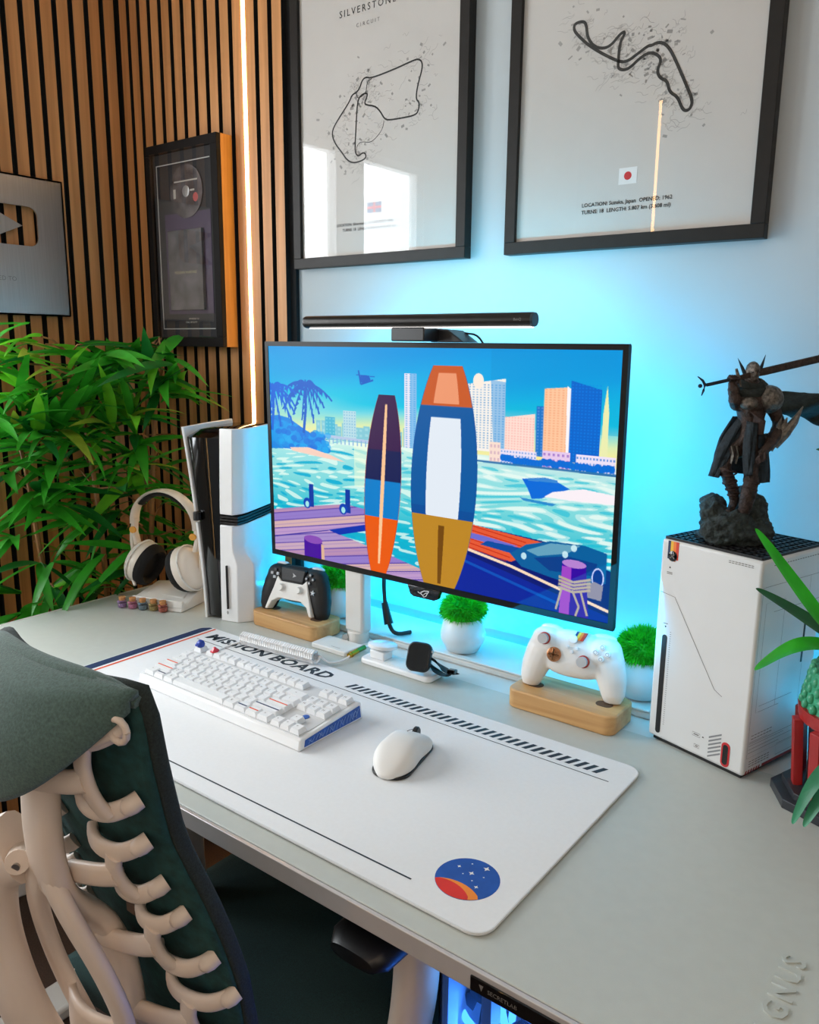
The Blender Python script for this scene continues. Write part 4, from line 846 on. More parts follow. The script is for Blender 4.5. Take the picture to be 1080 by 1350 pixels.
obj('disc_slot',G().prism([(x+.0165,z+.0875) for x,z in rrect(.0078,.148,.0039,5)],0,.0006,FR),black_matt,body,smooth=0)
fp('pictogram',[(.0150,.258),(.0180,.258),(.0165,.2605)],blackink); fp('pictogram',[(.0150,.1745),(.0180,.1745),(.0165,.172)],blackink); fp('pictogram',[(.088,.036),(.091,.036),(.0895,.038)],blackink)
g=G(); g.ribbon([(.004,.222),(.028,.219),(.100,.110),(.112,.104)],.0007,.0003,FR)
for i in range(44): g.ribbon([(.0245,.030+i*.0032),(.0265,.030+i*.0032)],.0007,.0003,FR)
for zz in (.2885,.2862): 
    for i in range(8): g.ribbon([(.104+i*.0045,zz),(.1075+i*.0045,zz)],.0009,.0003,FR)
for x0,z0,x1,z1 in ((.073,.034,.085,.039),(.077,.018,.085,.0225)):
    g.ribbon([(x0,z0),(x1,z0),(x1,z1),(x0,z1)],.0006,.0003,FR,True); g.ribbon([(x0+.002,(z0+z1)/2),(x1-.002,(z0+z1)/2)],.0016,.0003,FR)
g.ribbon([(.012,.252),(.021,.252)],.001,.0003,FR); g.ribbon([(.012,.250),(.021,.250)],.001,.0003,FR); g.ribbon([(.013,.178),(.020,.178)],.001,.0003,FR)
obj('printed_lines',g,greyink,body,smooth=0,kind='stuff')
g=G()
for k in range(6):
    z=.012+k*.0055; g.face([(.098,0,0)]*0 or [(.0985,z,.0003),(.117,z+.011,.0003),(.117,z+.0135,.0003),(.0985,z+.0025,.0003)],FR)
obj('hazard_stripes',g,mat('mid_grey_print','83868a',.6),body,smooth=0)
obj('port_surround',G().prism([(x+.1245,z+.0265) for x,z in rrect(.0125,.0345,.006,5)],0,.0006,FR),redink,body,smooth=0)
o=obj('port',G().prism([(x+.1245,z+.0265) for x,z in rrect(.0075,.028,.0037,5)],0,.0010,FR),black_gloss,body,smooth=0)
SD=T(XW,0,0)@RZ(90)@RX(90)     # side print plane: local depth, z
g=G()
for zz,a,b2 in ((.262,.01,.148),(.226,.035,.148),(.1,.022,.10),(.05,.008,.11),(.092,.022,.07),(.052,.008,.05),(.047,.008,.09),(.042,.008,.11),(.037,.008,.08)): g.ribbon([(a,zz),(b2,zz)],.0005,.0003,SD)
for rr_ in ((.006,.030,.118,.262),(.016,.092,.06,.24),(.075,.016,.135,.032)): g.ribbon([(rr_[0],rr_[1]),(rr_[2],rr_[1]),(rr_[2],rr_[3]),(rr_[0],rr_[3])],.0005,.0003,SD,True)
for i in range(20): g.ribbon([(.025+i*.006,.2885),(.029+i*.006,.2885)],.0011,.0003,SD)
for zz in (.056,.0605,.024,.0205,.017): 
    for i in range(7): g.ribbon([(.012+i*.007,zz),(.0175+i*.007,zz)],.0010,.0003,SD)
obj('side_printed_lines',g,greyink,body,smooth=0,kind='stuff')
g=G()
for k in range(6): g.face([(.004+k*.006,.0075,.0003),(.0075+k*.006,.0075,.0003),(.0105+k*.006,.0125,.0003),(.007+k*.006,.0125,.0003)],SD)
g.face([(.044,.0085,.0003),(.15,.0085,.0003),(.15,.0125,.0003),(.044,.0125,.0003)],SD)
obj('side_red_band',g,mat('deep_red_print','8f1d20',.6),body,smooth=0)
obj('side_slot',G().prism([(.114,.14),(.118,.14),(.118,.20),(.114,.20)],0,.0004,SD),black_matt,body,smooth=0)
# ================================================================ KNIGHT FIGURINE
kt=thing('knight_figurine','dark armoured knight figurine with shouldered greatsword on the white tower','figurine',(.053,.140,XH),37.17)
kt.scale=(.93,.93,.925)
def S(x,y,dep=0): return ((x/4.822+900-992)/925.,dep,(1262-y)/4.822/925.)
bronze=mat('dark_bronze','382a24',.5,.35,.6,160,.8,500); steelb=mat('worn_steel','655e57',.4,.7,.7,220,.6,600); cloth_d=mat('dark_blue_cloth','17242c',.85,0,.5,140,.6,400); rock_m=mat('slate_rock','27302f',.85,0,.7,120,1,300); silver_w=mat('pale_steel','716b63',.35,.6,.4,260,.6,700); strapm=mat('brown_wraps','33221c',.8,0,.5,300,.6,700)
rg=G()
def blob(cx,cy,dep,rx,ry,rd): x,d_,z=S(cx,cy,dep); rg.ball((x,d_,z),(rx/4.822/925,rd/4.822/925,ry/4.822/925),18,12)
for q in ((450,1200,0,215,75,190),(320,1110,.02,90,110,110),(560,1110,.02,105,160,120),(540,1010,.03,75,90,80),(400,1150,-.01,120,90,110),(600,1200,0,85,80,110),(280,1190,-.005,70,70,90),(330,1040,.03,80,50,80)): blob(*q)
rg.bb(-.046,.040,-.036,.036,.0,.006); obj('rock_base',rg,rock_m,kt,remesh=.0022,smooth_it=1,disp=(.014,.012))
# body: one continuous mesh (legs, torso, arms, neck)
bg_=G()
def lim(pts,rs,n=12): bg_.tube([S(*p) for p in pts],[r/4.822/925 for r in rs],n)
lim([(430,600,.004),(380,690,.0),(325,790,-.006),(360,860,-.002),(410,940,.006),(430,1010,.01)],[58,56,42,40,36,28]); lim([(432,1000,.010),(405,1060,.004),(365,1075,-.006)],[28,26,22])
lim([(485,600,0),(480,720,-.012),(472,850,-.020),(466,960,-.016),(455,1080,-.012),(448,1130,-.012)],[60,58,46,48,36,30]); lim([(450,1120,-.012),(430,1180,-.022),(390,1225,-.034)],[30,30,24])
lim([(470,620,0),(475,540,0),(468,460,0),(462,390,-.002),(455,330,0),(448,260,0),(447,210,0)],[85,78,80,98,95,60,36])
lim([(400,350,0),(360,385,-.004),(335,350,-.012),(318,290,-.014),(308,240,-.012)],[46,42,40,36,28])
lim([(560,350,0),(610,420,.0),(640,500,-.006),(590,570,-.02),(530,640,-.03),(480,680,-.034)],[52,44,42,38,30,24])
obj('body',bg_,bronze,kt,remesh=.0018,smooth_it=1,disp=(.0022,.004))
wr=G()
for pts_ in ([(345,800,-.006),(372,880,-.0),(410,945,.006),(428,1000,.01)],[(472,860,-.020),(468,930,-.017),(462,1000,-.015),(455,1080,-.012)]):
    P_=[Vector(S(*q)) for q in pts_]
    for i in range(9):
        t_=i/9*3; k_=min(int(t_),2); c_=P_[k_].lerp(P_[k_+1],t_-k_); rr_=(47-1.6*i)/4461; ti=.25*(1 if i%2 else -1)
        wr.tube([(c_.x+rr_*math.cos(a),c_.y+rr_*math.sin(a),c_.z+ti*rr_*math.cos(a)) for a in np.linspace(0,2*PI,13)[:-1]],.0013,5,closed=True)
obj('leg_wraps',wr,strapm,kt,kind='stuff')
# hands gripping
hg=G()
for i in range(4): 
    x=296+i*14; hg.tube([S(x,250,-.012),S(x-2,222,-.019),S(x-4,206,-.012),S(x-2,220,-.005)],[10/4461,11/4461,10/4461,8/4461],7)
hg.tube([S(318,262,-.014),S(330,240,-.020),S(326,222,-.018)],[11/4461,10/4461,8/4461],7); obj('gauntlet',hg,strapm,kt,smooth=60); hg=G()
for i in range(4): hg.tube([S(488+i*4,672+i*9,-.036),S(462+i*4,690+i*10,-.042),S(452+i*5,712+i*8,-.038)],[10/4461,9/4461,6/4461],7)
hg.tube([S(500,668,-.04),S(492,700,-.046),S(478,716,-.046)],[9/4461,8/4461,6/4461],7); obj('gauntlet',hg,strapm,kt,smooth=60)

# coat skirts
def flap(pts,dep,th=.004,mt=cloth_d,bow=.008):
    P=[S(*p) for p in pts]; h=len(P)//2; A_,B_=P[:h],P[h:][::-1]; g=G()
    def fn(u,v):
        k=v*(h-1); i=min(int(k),h-2); f=k-i
        a=Vector(A_[i]).lerp(Vector(A_[i+1]),f); c=Vector(B_[i]).lerp(Vector(B_[i+1]),f); p=a.lerp(c,u)
        return (p.x,p.y+dep-bow*math.sin(PI*u)+.002*math.sin(u*14+v*3),p.z)
    g.sheet(fn,14,14); return obj('coat_flap',g,mt,kt,solid=th,disp=(.0015,.006))
flap([(390,470),(330,570),(285,680),(245,845),(300,850),(345,790),(400,660),(440,500)],.004)
flap([(405,480),(400,600),(410,730),(425,820),(455,800),(470,720),(470,600),(470,490)],-.022)
flap([(480,560),(480,680),(450,790),(440,870),(600,870),(600,800),(580,690),(560,560)],-.010)
flap([(400,470),(330,600),(300,720),(290,830),(590,850),(585,740),(575,600),(540,470)],.022,bow=-.012)
obj('belt_tunic',G().tube([S(475,420,-.018),S(480,480,-.021),(S(480,560,-.022))],[(60/4461,.006),(66/4461,.007),(50/4461,.006)],14),strapm,kt)
for px_,py_ in ((345,690),(375,700)): obj('tasset',G().tube([S(px_+6,640,-.012),S(px_,700,-.016),S(px_-2,750,-.014)],[(14/4461,.0015),(18/4461,.0015),(10/4461,.001)],8),silver_w,kt)
# armour
obj('breastplate',G().ball(S(425,370,-.012),(64/4461,.014,48/4461),18,10),steelb,kt,disp=(.0015,.004))
obj('shoulder_plate',G().ball(S(552,345,-.010),(84/4461,.020,86/4461),22,14),steelb,kt,disp=(.004,.004))
obj('shoulder_trim',G().tube([S(552+80*math.cos(a),345+82*math.sin(a),-.012) for a in np.linspace(.2,2.6,12)],.0016,6),silver_w,kt)
g=G()
for p in ([(600,640),(650,560),(700,480),(742,385)],[(585,610),(640,520),(655,455)],[(565,655),(600,600),(690,560)],[(560,600),(610,530),(625,440)]): g.tube([S(a,b3,-.016-.002*i) for i,(a,b3) in enumerate(p)],[26/4461,34/4461,24/4461,3/4461][-len(p):] ,8)
obj('spiked_gauntlet',g,silver_w,kt,disp=(.003,.003))
obj('scarf',G().tube([S(452+78*math.cos(a),285+26*math.sin(a)-14*math.cos(a),-.016*math.sin(a)) for a in np.linspace(0,2*PI,19)[:-1]],30/4461,10,closed=True).tube([S(450+62*math.cos(a),250+20*math.sin(a),-.012*math.sin(a)) for a in np.linspace(0,2*PI,19)[:-1]],24/4461,10,closed=True),mat('dark_scarf','1d2321',.9,0,.5,200,.5,400),kt,disp=(.002,.005))
hl=G().loft([[(S(448,cy_)[0]+r*43/4461*math.cos(t),-.002+r*.0115*math.sin(t)-(.003 if math.sin(t)<-.9 else 0),S(448,cy_)[2]) for t in [2*PI*k/20 for k in range(20)]] for cy_,r in ((245,.55),(230,.78),(200,.98),(170,1.0),(140,.86),(122,.5),(115,.1))])
he=obj('helmet',hl,steelb,kt,smooth=50)
obj('visor_ridge',G().tube([S(450,128,-.011),S(452,175,-.016),S(450,238,-.012)],[.0008,.0014,.0008],6),bronze,he); obj('visor_slit',G().bb(S(424,0)[0],S(476,0)[0],-.0146,-.0095,S(0,184)[2],S(0,177)[2]),black_matt,he)
for p in ([(408,200),(385,155),(352,97)],[(492,190),(506,140),(523,73)]): obj('horn',G().tube([S(*p[0]),S(*p[1]),S(*p[2])],[13/4461,10/4461,1/4461],8),cloth_d,he)
# greatsword
sw=obj('sword_grip',G().tube([S(150,262,-.013),S(345,216,-.013)],11/4461,10),cloth_d,kt)
obj('pommel',G().tube([S(92,210,-.013),S(125,235,-.013),S(142,262,-.013),S(135,295,-.013),S(125,328,-.013)],[3/4461,8/4461,10/4461,8/4461,3/4461],8).ball(S(112,268,-.013),13/4461),cloth_d,sw)
obj('crossguard',G().tube([S(325,160,-.013),S(345,216,-.013),S(362,270,-.013)],[8/4461,13/4461,6/4461],8),steelb,sw)
obj('blade',G().tube([S(345,216,-.013),S(520,176,-.004),S(868,95,.004),S(1150,30,.008)],[(.0012,14/4461),(.0018,24/4461),(.0018,24/4461),(.0008,8/4461)],8,sq=.7),bronze,sw)
# cape streaming to the right
cg=G()
def cape(u,v):
    x=590+u*430; top=282+18*math.sin(u*3.2)+u*26; bot=395+130*u**.8+14*math.sin(u*7)
    return S(x,top+(bot-top)*v+8*math.sin(u*16)*v,.018+.020*math.sin(u*5+v*4)+.012*v)
cg.sheet(cape,26,12); obj('cape',cg,mat('dark_cape','16201f',.9,0,.6,120,.6,300),kt,solid=.0022,disp=(.002,.008))
# ================================================================ BRICK BUILT POT AND LEAFY PLANT AT THE RIGHT EDGE
redb=mat('red_brick_plastic','a32426',.3,0,.05); dkb=mat('dark_grey_brick_plastic','30343a',.35,0,.08); grb=mat('sand_green_plastic','3f9f78',.35,0,.08)
PC=(.232,.085)
pb=thing('brick_built_pot','toy brick pot with red posts and green studded rim at the right edge','toy',(PC[0],PC[1],.0003),-20)
pb.scale=(.9,.9,1.16)
obj('base_plate',G().prism([(-.088,-.05),(-.045,-.088),(.088,-.088),(.09,.08),(-.05,.088),(-.088,.045)],0,.010),dkb,pb,bevel=.0006)
obj('base_step',G().prism([(-.078,-.04),(-.036,-.078),(.078,-.078),(.08,.07),(-.04,.078),(-.078,.036)],.010,.018),dkb,pb,bevel=.0006)
obj('core_drum',G().lathe([(.058,.018),(.058,.040),(.062,.085),(.066,.110)],16),dkb,pb,smooth=20)
for k in range(10):
    a=R(36*k+8); M_=RZ(36*k+8)@T(.068,0,0)@RY(6)
    obj('red_post',G().bb(-.006,.006,-.0075,.0075,.018,.094,M_),redb,pb,bevel=.0006)
obj('red_ring',G().lathe([(.070,.094),(.076,.094),(.078,.108),(.072,.108)],24),redb,pb,smooth=20)
g=G()
obj('green_rim',G().lathe([(.060,.106),(.072,.108),(.066,.148),(.056,.150),(.050,.136),(.02,.134)],28),grb,pb,smooth=30)
std=mesh('green_stud',G().ball((0,0,0),(.0052,.0060,.0056),10,6),60); std.materials.append(grb)
for row in range(5):
    for k in range(22):
        a=2*PI*(k+.5*(row%2))/22; r=.0725-row*.0022; o=link('green_stud',std,None,pb); o.location=(r*math.cos(a),r*math.sin(a),.112+row*.0088); o.rotation_euler=(0,0,a)
lf1=mat('fresh_leaf','2aa61b',.4,0,.22,30,.15,120); lf2=mat('deep_leaf','0f5a2c',.45,0,.25,30,.15,120); lf3=mat('blue_green_leaf','1c7d55',.45,0,.2,30,.15,120)
def blade(pts,wmax,mt,parent,name='leaf',fold=.25,nrm=(0,-.3,1)):
    P=[Vector(p) for p in chaikin(pts,3)]; n=len(P); V_=[];F_=[]
    for i,p in enumerate(P):
        t=i/(n-1); tg=(P[min(i+1,n-1)]-P[max(i-1,0)]).normalized(); sd=tg.cross(Vector(nrm)).normalized(); up=sd.cross(tg)
        wv=wmax*(math.sin(PI*min(1,t**.8))**.8*.97+.03*(1-t)); 
        V_+=[p+sd*wv+up*wv*fold,p,p-sd*wv+up*wv*fold]
    for i in range(n-1):
        for k in range(2): F_.append((i*3+k,i*3+k+1,i*3+k+4,i*3+k+3))
    g=G().add(V_,F_); return obj(name,g,mt,parent,True,smooth=50)
lp=thing('leafy_plant','strappy green leaves reaching in from the right edge above the brick pot','plant',(PC[0],PC[1],.137))
Q=Vector((.262,.02,.205))
def bp3(pts): return pts
for pts,wd,mt_ in (([(0.228,-0.020,0.232),(0.201,-0.030,0.255),(0.168,-0.040,0.298),(0.122,-0.050,0.360)],.014,lf1),([(0.228,-0.020,0.232),(0.196,-0.020,0.249),(0.163,-0.020,0.266),(0.122,-0.020,0.284)],.011,lf2),
    ([(0.228,-0.020,0.228),(0.201,-0.040,0.240),(0.175,-0.060,0.238),(0.141,-0.070,0.205)],.013,lf1),([(0.241,-0.060,0.136),(0.226,-0.080,0.122),(0.214,-0.100,0.101),(0.203,-0.110,0.060)],.008,lf3),
    ([(0.244,-0.050,0.124),(0.233,-0.080,0.111),(0.224,-0.100,0.091),(0.214,-0.110,0.061)],.008,lf3),([(0.228,-0.020,0.232),(.225,-.02,.33),(0.212,-0.020,0.414),(0.183,-0.020,0.447),(0.169,-0.020,0.449)],.010,lf2),
    ([(0.228,-0.020,0.232),(.26,-.01,.29),(.31,.0,.31),(.36,.01,.29)],.013,lf1),([(0.228,-0.020,0.232),(.25,.03,.30),(.28,.08,.34),(.30,.12,.33)],.012,lf2)):
    blade(pts,wd,mt_,lp)
obj('stem',G().tube(chaikin([(PC[0],PC[1],.137),(.245,.0,.18),(0.228,-0.020,0.232)],2),.005,8),lf2,lp,True)
obj('stem',G().tube(chaikin([(PC[0],PC[1],.137),(.255,-.03,.15),(0.241,-0.060,0.136)],2),.003,8),lf2,lp,True); obj('stem',G().tube(chaikin([(PC[0],PC[1],.137),(.255,-.03,.14),(0.244,-0.050,0.124)],2),.003,8),lf2,lp,True)
# ================================================================ BAMBOO PLANT BEHIND THE DESK
BP=(-1.325,.055)
bp=thing('bamboo_plant','tall leafy green bamboo plant beside the left end of the desk','plant',(BP[0],BP[1],ZF))
obj('pot',G().lathe([(.085,0),(.115,.02),(.135,.24),(.130,.25),(.120,.235),(.02,.232)],32),mat('grey_planter','8a8986',.7),bp,smooth=40)
obj('soil',G().lathe([(.120,.225),(.10,.236),(.01,.24)],24),mat('dark_soil','2a1c14',.95,0,.5,200,.8,200),bp)
cane=mat('brown_cane','8a5f36',.7,0,.35,60,.4,200,stretch=(1,1,.2))
rg=random.Random(21); nodes=[]
stems=[[(0,0,.23),(.006,-.01,.55),(.012,-.012,.85),(.0,-.03,1.12),(-.01,-.05,1.27)],[(.03,.03,.23),(.045,.07,.6),(.05,.095,.9),(.06,.11,1.15),(.07,.13,1.24)],[(.0,.05,.23),(-.02,.1,.55),(-.03,.13,.85),(-.03,.15,1.1),(-.03,.16,1.25)],[(-.03,-.03,.23),(-.05,-.09,.55),(-.05,-.13,.8),(-.04,-.15,1.0),(-.03,-.17,1.1)]]
for s_ in stems:
    c=chaikin(s_,3); obj('cane',G().tube(c,[.009-.006*i/len(c) for i in range(len(c))],8),cane,bp)
    for i,p in enumerate(c):
        if p[2]>.66: nodes.append((Vector(p),p[2]))
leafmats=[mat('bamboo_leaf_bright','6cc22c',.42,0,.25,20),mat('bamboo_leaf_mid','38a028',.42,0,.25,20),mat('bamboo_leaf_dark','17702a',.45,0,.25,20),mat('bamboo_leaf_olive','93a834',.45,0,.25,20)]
def leafy(mt,f=.32):
    nt=mt.node_tree; N=nt.nodes; L=nt.links; b=N['Principled BSDF']; o=[n for n in N if n.type=='OUTPUT_MATERIAL'][0]
    tr=N.new('ShaderNodeBsdfTranslucent'); mx=N.new('ShaderNodeMixShader'); mx.inputs[0].default_value=f
    L.new(b.inputs['Base Color'].links[0].from_socket,tr.inputs[0]); L.new(b.outputs[0],mx.inputs[1]); L.new(tr.outputs[0],mx.inputs[2]); L.new(mx.outputs[0],o.inputs[0])
for q in leafmats+[lf1,green_moss]: leafy(q)
def leafmesh(L_,W_,droop,mt):
    V_=[];F_=[];n=8
    for i in range(n+1):
        t=i/n; wv=W_*(math.sin(PI*min(1,(t*.94+.06)**.75))**.9); z=-droop*L_*t*t
        V_+=[(L_*t,wv,z+wv*.3),(L_*t,0,z),(L_*t,-wv,z+wv*.3)]
    for i in range(n):
        for k in range(2): F_.append((i*3+k,i*3+k+1,i*3+k+4,i*3+k+3))
    me=mesh('leaf',G().add(V_,F_),60); me.materials.append(mt); return me
LM=[[leafmesh(L_,W_,d_,mt) for L_,W_,d_ in ((.15,.0125,.18),(.125,.0118,.45),(.175,.0130,.3))] for mt in leafmats]
count=0; tries=0; extra=G()
while count<500 and tries<9000:
    tries+=1
    p,zz=nodes[rg.randrange(len(nodes))]; a0=rg.uniform(0,2*PI); br=rg.uniform(.02,.13); q=p+Vector((math.cos(a0)*br,math.sin(a0)*br,rg.uniform(-.02,.07)))
    k=rg.choice((4,5,6))
    for j in range(k):
        a=a0+rg.uniform(-1.3,1.3); el=rg.uniform(-.25,1.15) if zz>1.05 else rg.uniform(-.55,.6)
        d_=Vector((math.cos(a)*math.cos(el),math.sin(a)*math.cos(el),math.sin(el))); tip=q+d_*.165
        wx,wy,wz=tip.x+BP[0],tip.y+BP[1],tip.z+ZF
        if wx<-1.505 or wy>.255 or (wx>-1.20 and wz<.12) or wx>-1.03 or wz>.60 or q.x+BP[0]<-1.50 or q.y+BP[1]>.25 or (q.x+BP[0]>-1.2 and q.z+ZF<.1): continue
        if wx>-1.16 and wy<.14 and wz<.30: continue
        if wy>.19 and wz>.49 and wx>-1.40: continue
        if count>=500: break
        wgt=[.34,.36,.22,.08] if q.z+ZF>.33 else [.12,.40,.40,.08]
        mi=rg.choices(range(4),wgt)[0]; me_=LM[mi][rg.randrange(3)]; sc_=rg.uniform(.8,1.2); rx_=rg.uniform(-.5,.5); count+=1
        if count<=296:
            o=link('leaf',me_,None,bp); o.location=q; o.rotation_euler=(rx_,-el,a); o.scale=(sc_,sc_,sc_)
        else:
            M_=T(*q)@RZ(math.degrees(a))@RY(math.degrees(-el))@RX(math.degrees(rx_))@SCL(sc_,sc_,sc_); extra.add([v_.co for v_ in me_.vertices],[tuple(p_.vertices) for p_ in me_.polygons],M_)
    if k: obj('twig',G().tube([tuple(p),tuple(p.lerp(q,.6)+Vector((0,0,.008))),tuple(q)],.0022,5),cane,bp) if tries%2==0 and tries<110 else None
obj('leaf_mass',extra,leafmats[1],bp,kind='stuff',smooth=60)
# ================================================================ OFFICE CHAIR
CX=-.345
chr_=thing('office_chair','green fabric office chair with cream exposed spine and ribs','chair',(CX,-.36,ZF))
ZS=[-.34,-.25,-.12,.05,.17,.275,.4]; YS=[-.483,-.488,-.512,-.556,-.595,-.606,-.61]
def ym(z): return float(np.interp(z,ZS,YS))
def yb(z):   # smoothed profile
    return sum(ym(z+d_) for d_ in (-.06,-.03,0,.03,.06))/5
def back(u,v):
    z=-.32+.582*v; s=2*u-1; hw=float(np.interp(z,[-.32,-.124,-.06,-.013,.033,.073,.108,.159,.274],[.125,.133,.141,.138,.131,.121,.116,.123,.127]))
    if z>.225: hw*=1-.09*((z-.225)/.037)**2
    return (CX+hw*s,yb(z)-.022*(1-s*s)+.0,z)
def obj_c(name,g,mt,**k): return obj(name,g,mt,chr_,True,**k)
bk=obj_c('back_mesh',G().sheet(back,20,30),fab_teal,solid=.010,smooth=60)
e=[]
for v in np.linspace(0,1,26): e.append(tuple(Vector(back(1,v))+Vector((.001,.006,0))))
top=[tuple(Vector(back(u,1))+Vector((0,.006,.002))) for u in np.linspace(1,0,14)[1:-1]]
l2=[tuple(Vector(back(0,v))+Vector((-.001,.006,0))) for v in np.linspace(1,0,26)]
obj_c('edge_binding',G().tube(e+top+l2,(.005,.008),10,up=(0,1,0)),fab_edge,smooth=60)
obj_c('front_cushion',G().sheet(lambda u,v:(lambda p:(CX+(p[0]-CX)*.95,p[1]+.009,p[2]-.004))(back(u,v)),12,20),fab_seat,solid=.008,smooth=60)
# fabric hood folded over the top
def hood(u,v):
    s=2*u-1; a=abs(s); drop=.012+.098*(1-a**2.1); zt_=.272-.008*a**4; z=zt_-drop*v
    yo=yb(min(z,.262))-.022*(1-s*s); bul=.012+.062*(1-a**2)*math.sin(PI*min(1,.10+.90*v)*.52)
    if v<.12: bul*=v/.12*.8+.2
    return (CX+.124*s,yo-bul,z)
obj_c('fabric_hood',G().sheet(hood,28,18),fab_green,solid=.008,smooth=60)
obj_c('hood_roll',G().tube([(CX+.122*s,yb(.262)-.022*(1-s*s)-.002,.265-.010*abs(s)**4) for s in np.linspace(-1,1,24)],[(.013*(1-abs(s)**6*.6),.011*(1-abs(s)**6*.5)) for s in np.linspace(-1,1,24)],12,up=(0,1,0)),fab_green,smooth=60)
def mir(pts): return [(2*CX-x,y,z) for x,y,z in pts]
def both(name,pts,r,mt=cream,n=12,up=(0,0,1),sq=.8,it=2,left=True):
    for f in ((lambda q:q),mir)[:2 if left else 1]: obj_c(name,G().tube(chaikin(f(pts),it),r,n,up=up,sq=sq),mt,smooth=60)
def off(x,z,o): s=max(-1,min(1,(x-CX)/.14)); return (x,yb(z)-.022*(1-s*s)-.005-o,z)
# ring eyelets at the hood corners
both('hood_eyelet',[off(-.226+.009*math.cos(a),.236+.011*math.sin(a),.012) for a in np.linspace(0,2*PI,13)],.0030,it=0)
both('hood_stay',[off(-.234,.229,.012),off(-.255,.216,.018),off(-.278,.205,.022)],.0036)
#      z of the upper and lower rib, x of their tips, left ends, x of the post
RIB=[(.222,.146,-.240,-.243,-.300,-.308,-.264),(.096,.044,-.251,-.251,-.316,-.304,-.274),(.010,-.042,-.238,-.221,-.288,-.282,-.260),(-.086,-.145,-.209,-.202,-.282,-.276,-.247)]  # rib and post positions worked out from image pixels, baked as constants
for i,(z1,z2,t1,t2,l1,l2_,xp) in enumerate(RIB):
    for z,xt,xl in ((z1,t1,l1),(z2,t2,l2_)):
        f=lambda q:xl+(xt-xl)*q
        both('rib',[off(xl-.002,z+.004,.002),off(f(.06),z-.001,.009),off(f(.3),z-.006,.015),off(f(.7),z-.004,.015),off(f(.93),z+.003,.010),off(xt+.002,z+.008,.001)],(.0052,.0092),n=12)
        both('rib_boss',[off(xt+.005,z+.011,-.002),off(xt+.003,z+.008,.005),off(xt+.000,z+.005,.0095),off(xt-.002,z+.003,.0115)],[.0088,.0092,.0080,.0045],it=0,sq=1)
    both('rib_post',[off(xp,z1-.006,.017),off(xp-.004,(z1*.6+z2*.4),.020),off(xp-.002,(z1*.2+z2*.8),.020),off(xp+.004,z2-.004,.016)],(.0105,.0055),up=(0,1,0))
    zm=z1*.45+z2*.55
    both('rib_arm',[off(xp-.002,zm,.021),off(xp-.022,zm-.006,.026),off(CX+.012,zm-.014,.032)],(.0060,.0115))
    if i==1: obj_c('lumbar_clip',G().box(off(-.305,-.0,.004),(.014,.006,.012)),mat('brown_clip','6a5548',.6),bevel=.001)
# spine
XS=-.340; sp=[off(XS,.20,.012),off(XS,.15,.024),off(XS,.10,.040),off(XS,.05,.050),off(XS,.02,.044),off(XS,-.005,.028),off(XS+.006,-.03,.022),off(XS+.010,-.07,.022),off(XS,-.14,.026),off(XS,-.22,.035),off(XS,-.31,.04)]
obj_c('spine',G().tube(chaikin(sp,3),(.025,.012),16,up=(0,1,0),sq=.75),cream,smooth=60)
# lower cage: two bowed straps and a web
both('cage_strap',[off(-.352,.085,.046),off(-.318,.030,.058),off(-.290,-.04,.060),off(-.285,-.11,.060),off(-.315,-.17,.058),off(-.350,-.215,.056)],(.015,.008),up=(0,1,0))
obj_c('cage_web',G().sheet(lambda u,v:off(CX-.06+.12*u,-.115-.05*v,.052+.016*math.sin(PI*u)+.012*v),10,6),cream,solid=.008,smooth=60)
both('cage_leg',[off(-.335,-.165,.062),off(-.322,-.22,.060),off(-.325,-.30,.055)],(.014,.009),up=(0,1,0))
# pivot boss and rear tilt arm
obj_c('pivot_boss',G().tube([off(-.395,.055,.052),off(-.365,.068,.064)],[.0125,.0115],18),cream,smooth=60)
obj_c('pivot_bolt',G().tube([off(-.3660,.064,.066),off(-.3640,.064,.068)],.004,12),steel)
obj_c('tilt_arm',G().tube(chaikin([off(-.392,.066,.052),off(-.430,.045,.075),off(-.440,-.03,.098),off(-.412,-.12,.108),(-.385,-.62,-.20),(-.40,-.57,-.29),(-.375,-.46,-.36)],3),[(.026,.020)]*1+[(.026,.020)]*48,16,up=(0,1,0),sq=.8) if False else G().tube(chaikin([off(-.392,.066,.052),off(-.430,.045,.075),off(-.440,-.03,.098),off(-.412,-.12,.108),(-.385,-.62,-.20),(-.40,-.57,-.29),(-.375,-.46,-.36)],3),(.036,.020),16,up=(0,1,0),sq=.85),cream,smooth=60)
# seat
def seat(u,v):
    x=CX+(u-.5)*.50; y=-.50+.47*v; s=abs(2*u-1); return (x,y,-.262-.03*s**4-.05*max(0,v-.85)**1.2*3-.012*math.sin(PI*v)*(1-s))
obj_c('seat',G().sheet(seat,24,20),fab_seat,solid=.05,smooth=60,bevel=0)
obj_c('seat_seam',G().tube([tuple(Vector(seat(u,.12))+Vector((0,0,.0255))) for u in np.linspace(.03,.97,24)],.0012,6),mat('seam_thread','2c5757',.8))
obj_c('seat_pan',G().bb(CX-.20,CX+.20,-.46,-.08,-.335,-.295),mat('chair_grey_pan','b9aca2',.5),bevel=.01)
for s in (-1,1):
    A_=CX+s*.197
    ar=obj_c('arm_pad',G().tube([(A_,-.42,-.080),(A_,-.405,-.078),(A_,-.33,-.076),(A_,-.22,-.076),(A_,-.20,-.078)],[(.030,.010),(.040,.017),(.044,.018),(.040,.017),(.028,.010)],16,sq=.7),black_pl,smooth=60)
    obj_c('arm_post',G().tube(chaikin([(A_+s*.012,-.32,-.097),(A_+s*.018,-.325,-.13),(A_+s*.016,-.33,-.20),(A_+s*.0,-.33,-.28),(A_-s*.05,-.31,-.325)],2),[(.042,.024)]*1+[(.032,.020)]*13 if False else (.034,.020),14,up=(1,0,0),sq=.8),cream,smooth=60)
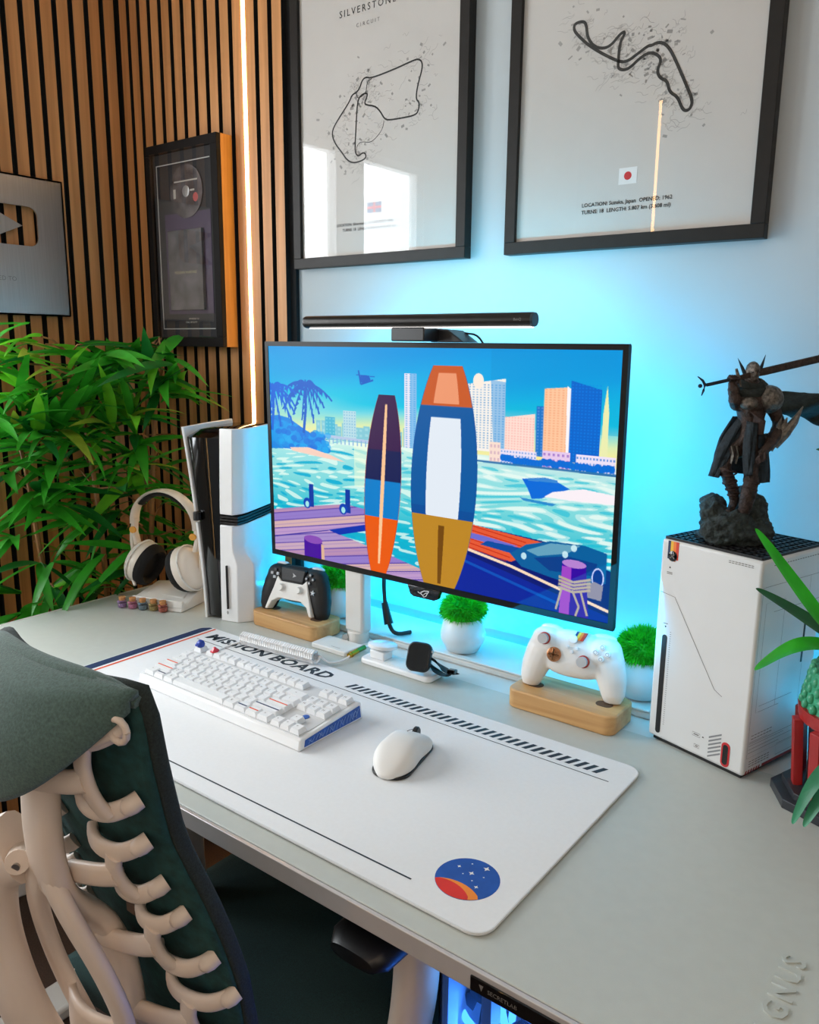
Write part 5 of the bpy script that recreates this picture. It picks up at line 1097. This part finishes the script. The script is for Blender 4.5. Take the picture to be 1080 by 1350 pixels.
obj_c('tilt_housing',G().bb(CX-.09,CX+.09,-.38,-.16,-.42,-.33),mat('housing_grey','a89c92',.5),bevel=.02,seg=3)
obj_c('gas_column',G().lathe([(.030,ZF+.10),(.030,-.42)],20,T(CX,-.27,0)),dark_grey)
for k in range(5):
    a=R(72*k+241); dx,dy=math.cos(a),math.sin(a)
    obj_c('base_arm',G().tube([(CX,-.27,ZF+.115),(CX+dx*.13,-.27+dy*.13,ZF+.105),(CX+dx*.25,-.27+dy*.25,ZF+.075)],[(.032,.022),(.026,.018),(.018,.012)],10,sq=.8),cream,smooth=60)
    obj_c('caster',G().lathe([(.020,-.022),(.029,-.016),(.029,.016),(.020,.022)],18,T(CX+dx*.25,-.27+dy*.25,ZF+.0298)@RZ(72*k+151)@RX(90)),black_pl)
# ================================================================ PC UNDER THE DESK
pcx0,pcx1,pcy0,pcy1,pcz0,pcz1=-.086,.154,-.345,.10,ZF+.0005,-.075
pc=thing('computer_tower','white framed computer tower with glass front and blue lit fans under the desk','computer',((pcx0+pcx1)/2,(pcy0+pcy1)/2,pcz0))
bl=emis('blue_fan_light',(.10,.35,1),5)
fr=G()
for x0,x1 in ((pcx0,pcx0+.012),(-.032,-.020),(.034,.046),(pcx1-.012,pcx1)): fr.bb(x0,x1,pcy0,pcy0+.02,pcz0+.02,pcz1)
fr.bb(pcx0,pcx1,pcy0,pcy0+.02,pcz1-.014,pcz1); fr.bb(pcx0,pcx1,pcy0,pcy0+.02,pcz0,pcz0+.03)
fr.bb(pcx0,pcx1,pcy0,pcy1,pcz0,pcz0+.02); fr.bb(pcx1-.004,pcx1,pcy0,pcy1,pcz0,pcz1); fr.bb(pcx0,pcx0+.004,pcy0,pcy1,pcz0,pcz1); fr.bb(pcx0,pcx1,pcy1-.004,pcy1,pcz0,pcz1)
for yy in np.linspace(pcy0+.06,pcy1-.02,7): fr.bb(pcx0,pcx1,yy,yy+.012,pcz1-.008,pcz1)
obj('case_frame',fr,white_metal,pc,True,smooth=0)
obj('glass_panel',G().bb(pcx0+.004,pcx1-.004,pcy0-.004,pcy0-.001,pcz0+.02,pcz1-.004),pane_mat('tower_glass',1.5,(.55,.7,.95)),pc,True,smooth=0)
for fx in (-.058,.007,.094):
    for fz in (-.155,-.285,-.415):
        f=obj('fan',G().tube([(fx+.040*math.cos(a),pcy0+.045,fz+.058*math.sin(a)) for a in np.linspace(0,2*PI,25)[:-1]],.0045,8,closed=True),bl,pc,True)
        g=G().tube([(fx,pcy0+.04,fz),(fx,pcy0+.06,fz)],.014,14)
        for k in range(7):
            a=2*PI*k/7; g.add([(fx+.012*math.cos(a),pcy0+.05,fz+.016*math.sin(a)),(fx+.036*math.cos(a+.1),pcy0+.045,fz+.052*math.sin(a+.1)),(fx+.036*math.cos(a+.6),pcy0+.055,fz+.052*math.sin(a+.6)),(fx+.012*math.cos(a+.5),pcy0+.055,fz+.016*math.sin(a+.5))],[(0,1,2,3)])
        obj('fan_blades',g,dark_grey,f,False)
area('tower_fan_light',(.03,pcy0+.035,-.20),(0,-1,.4),.2,.2,1.2,(.12,.38,1))
# ================================================================ POWER STRIP ON THE FLOOR
t=thing('power_strip','white extension block with a black plug by the slatted wall','power strip',(-1.455,-.235,ZF+.0005),75)
obj('block',G().bb(-.15,.15,-.03,.03,0,.04),white_pl,t,bevel=.005)
for k in range(4): obj('socket',G().prism(circ(.019,20),.0395,.0408,T(-.105+k*.07,0,0)),white_soft,t)
obj('plug',G().tube([(-.035,0,.040),(-.035,0,.075)],[.022,.017],16),black_pl,t,bevel=.003)
obj('cord',G().tube(chaikin([(-.035,0,.06),(-.035,.03,.08),(-.02,.07,.02),(.05,.12,.004)],2),.004,8),black_pl,t)
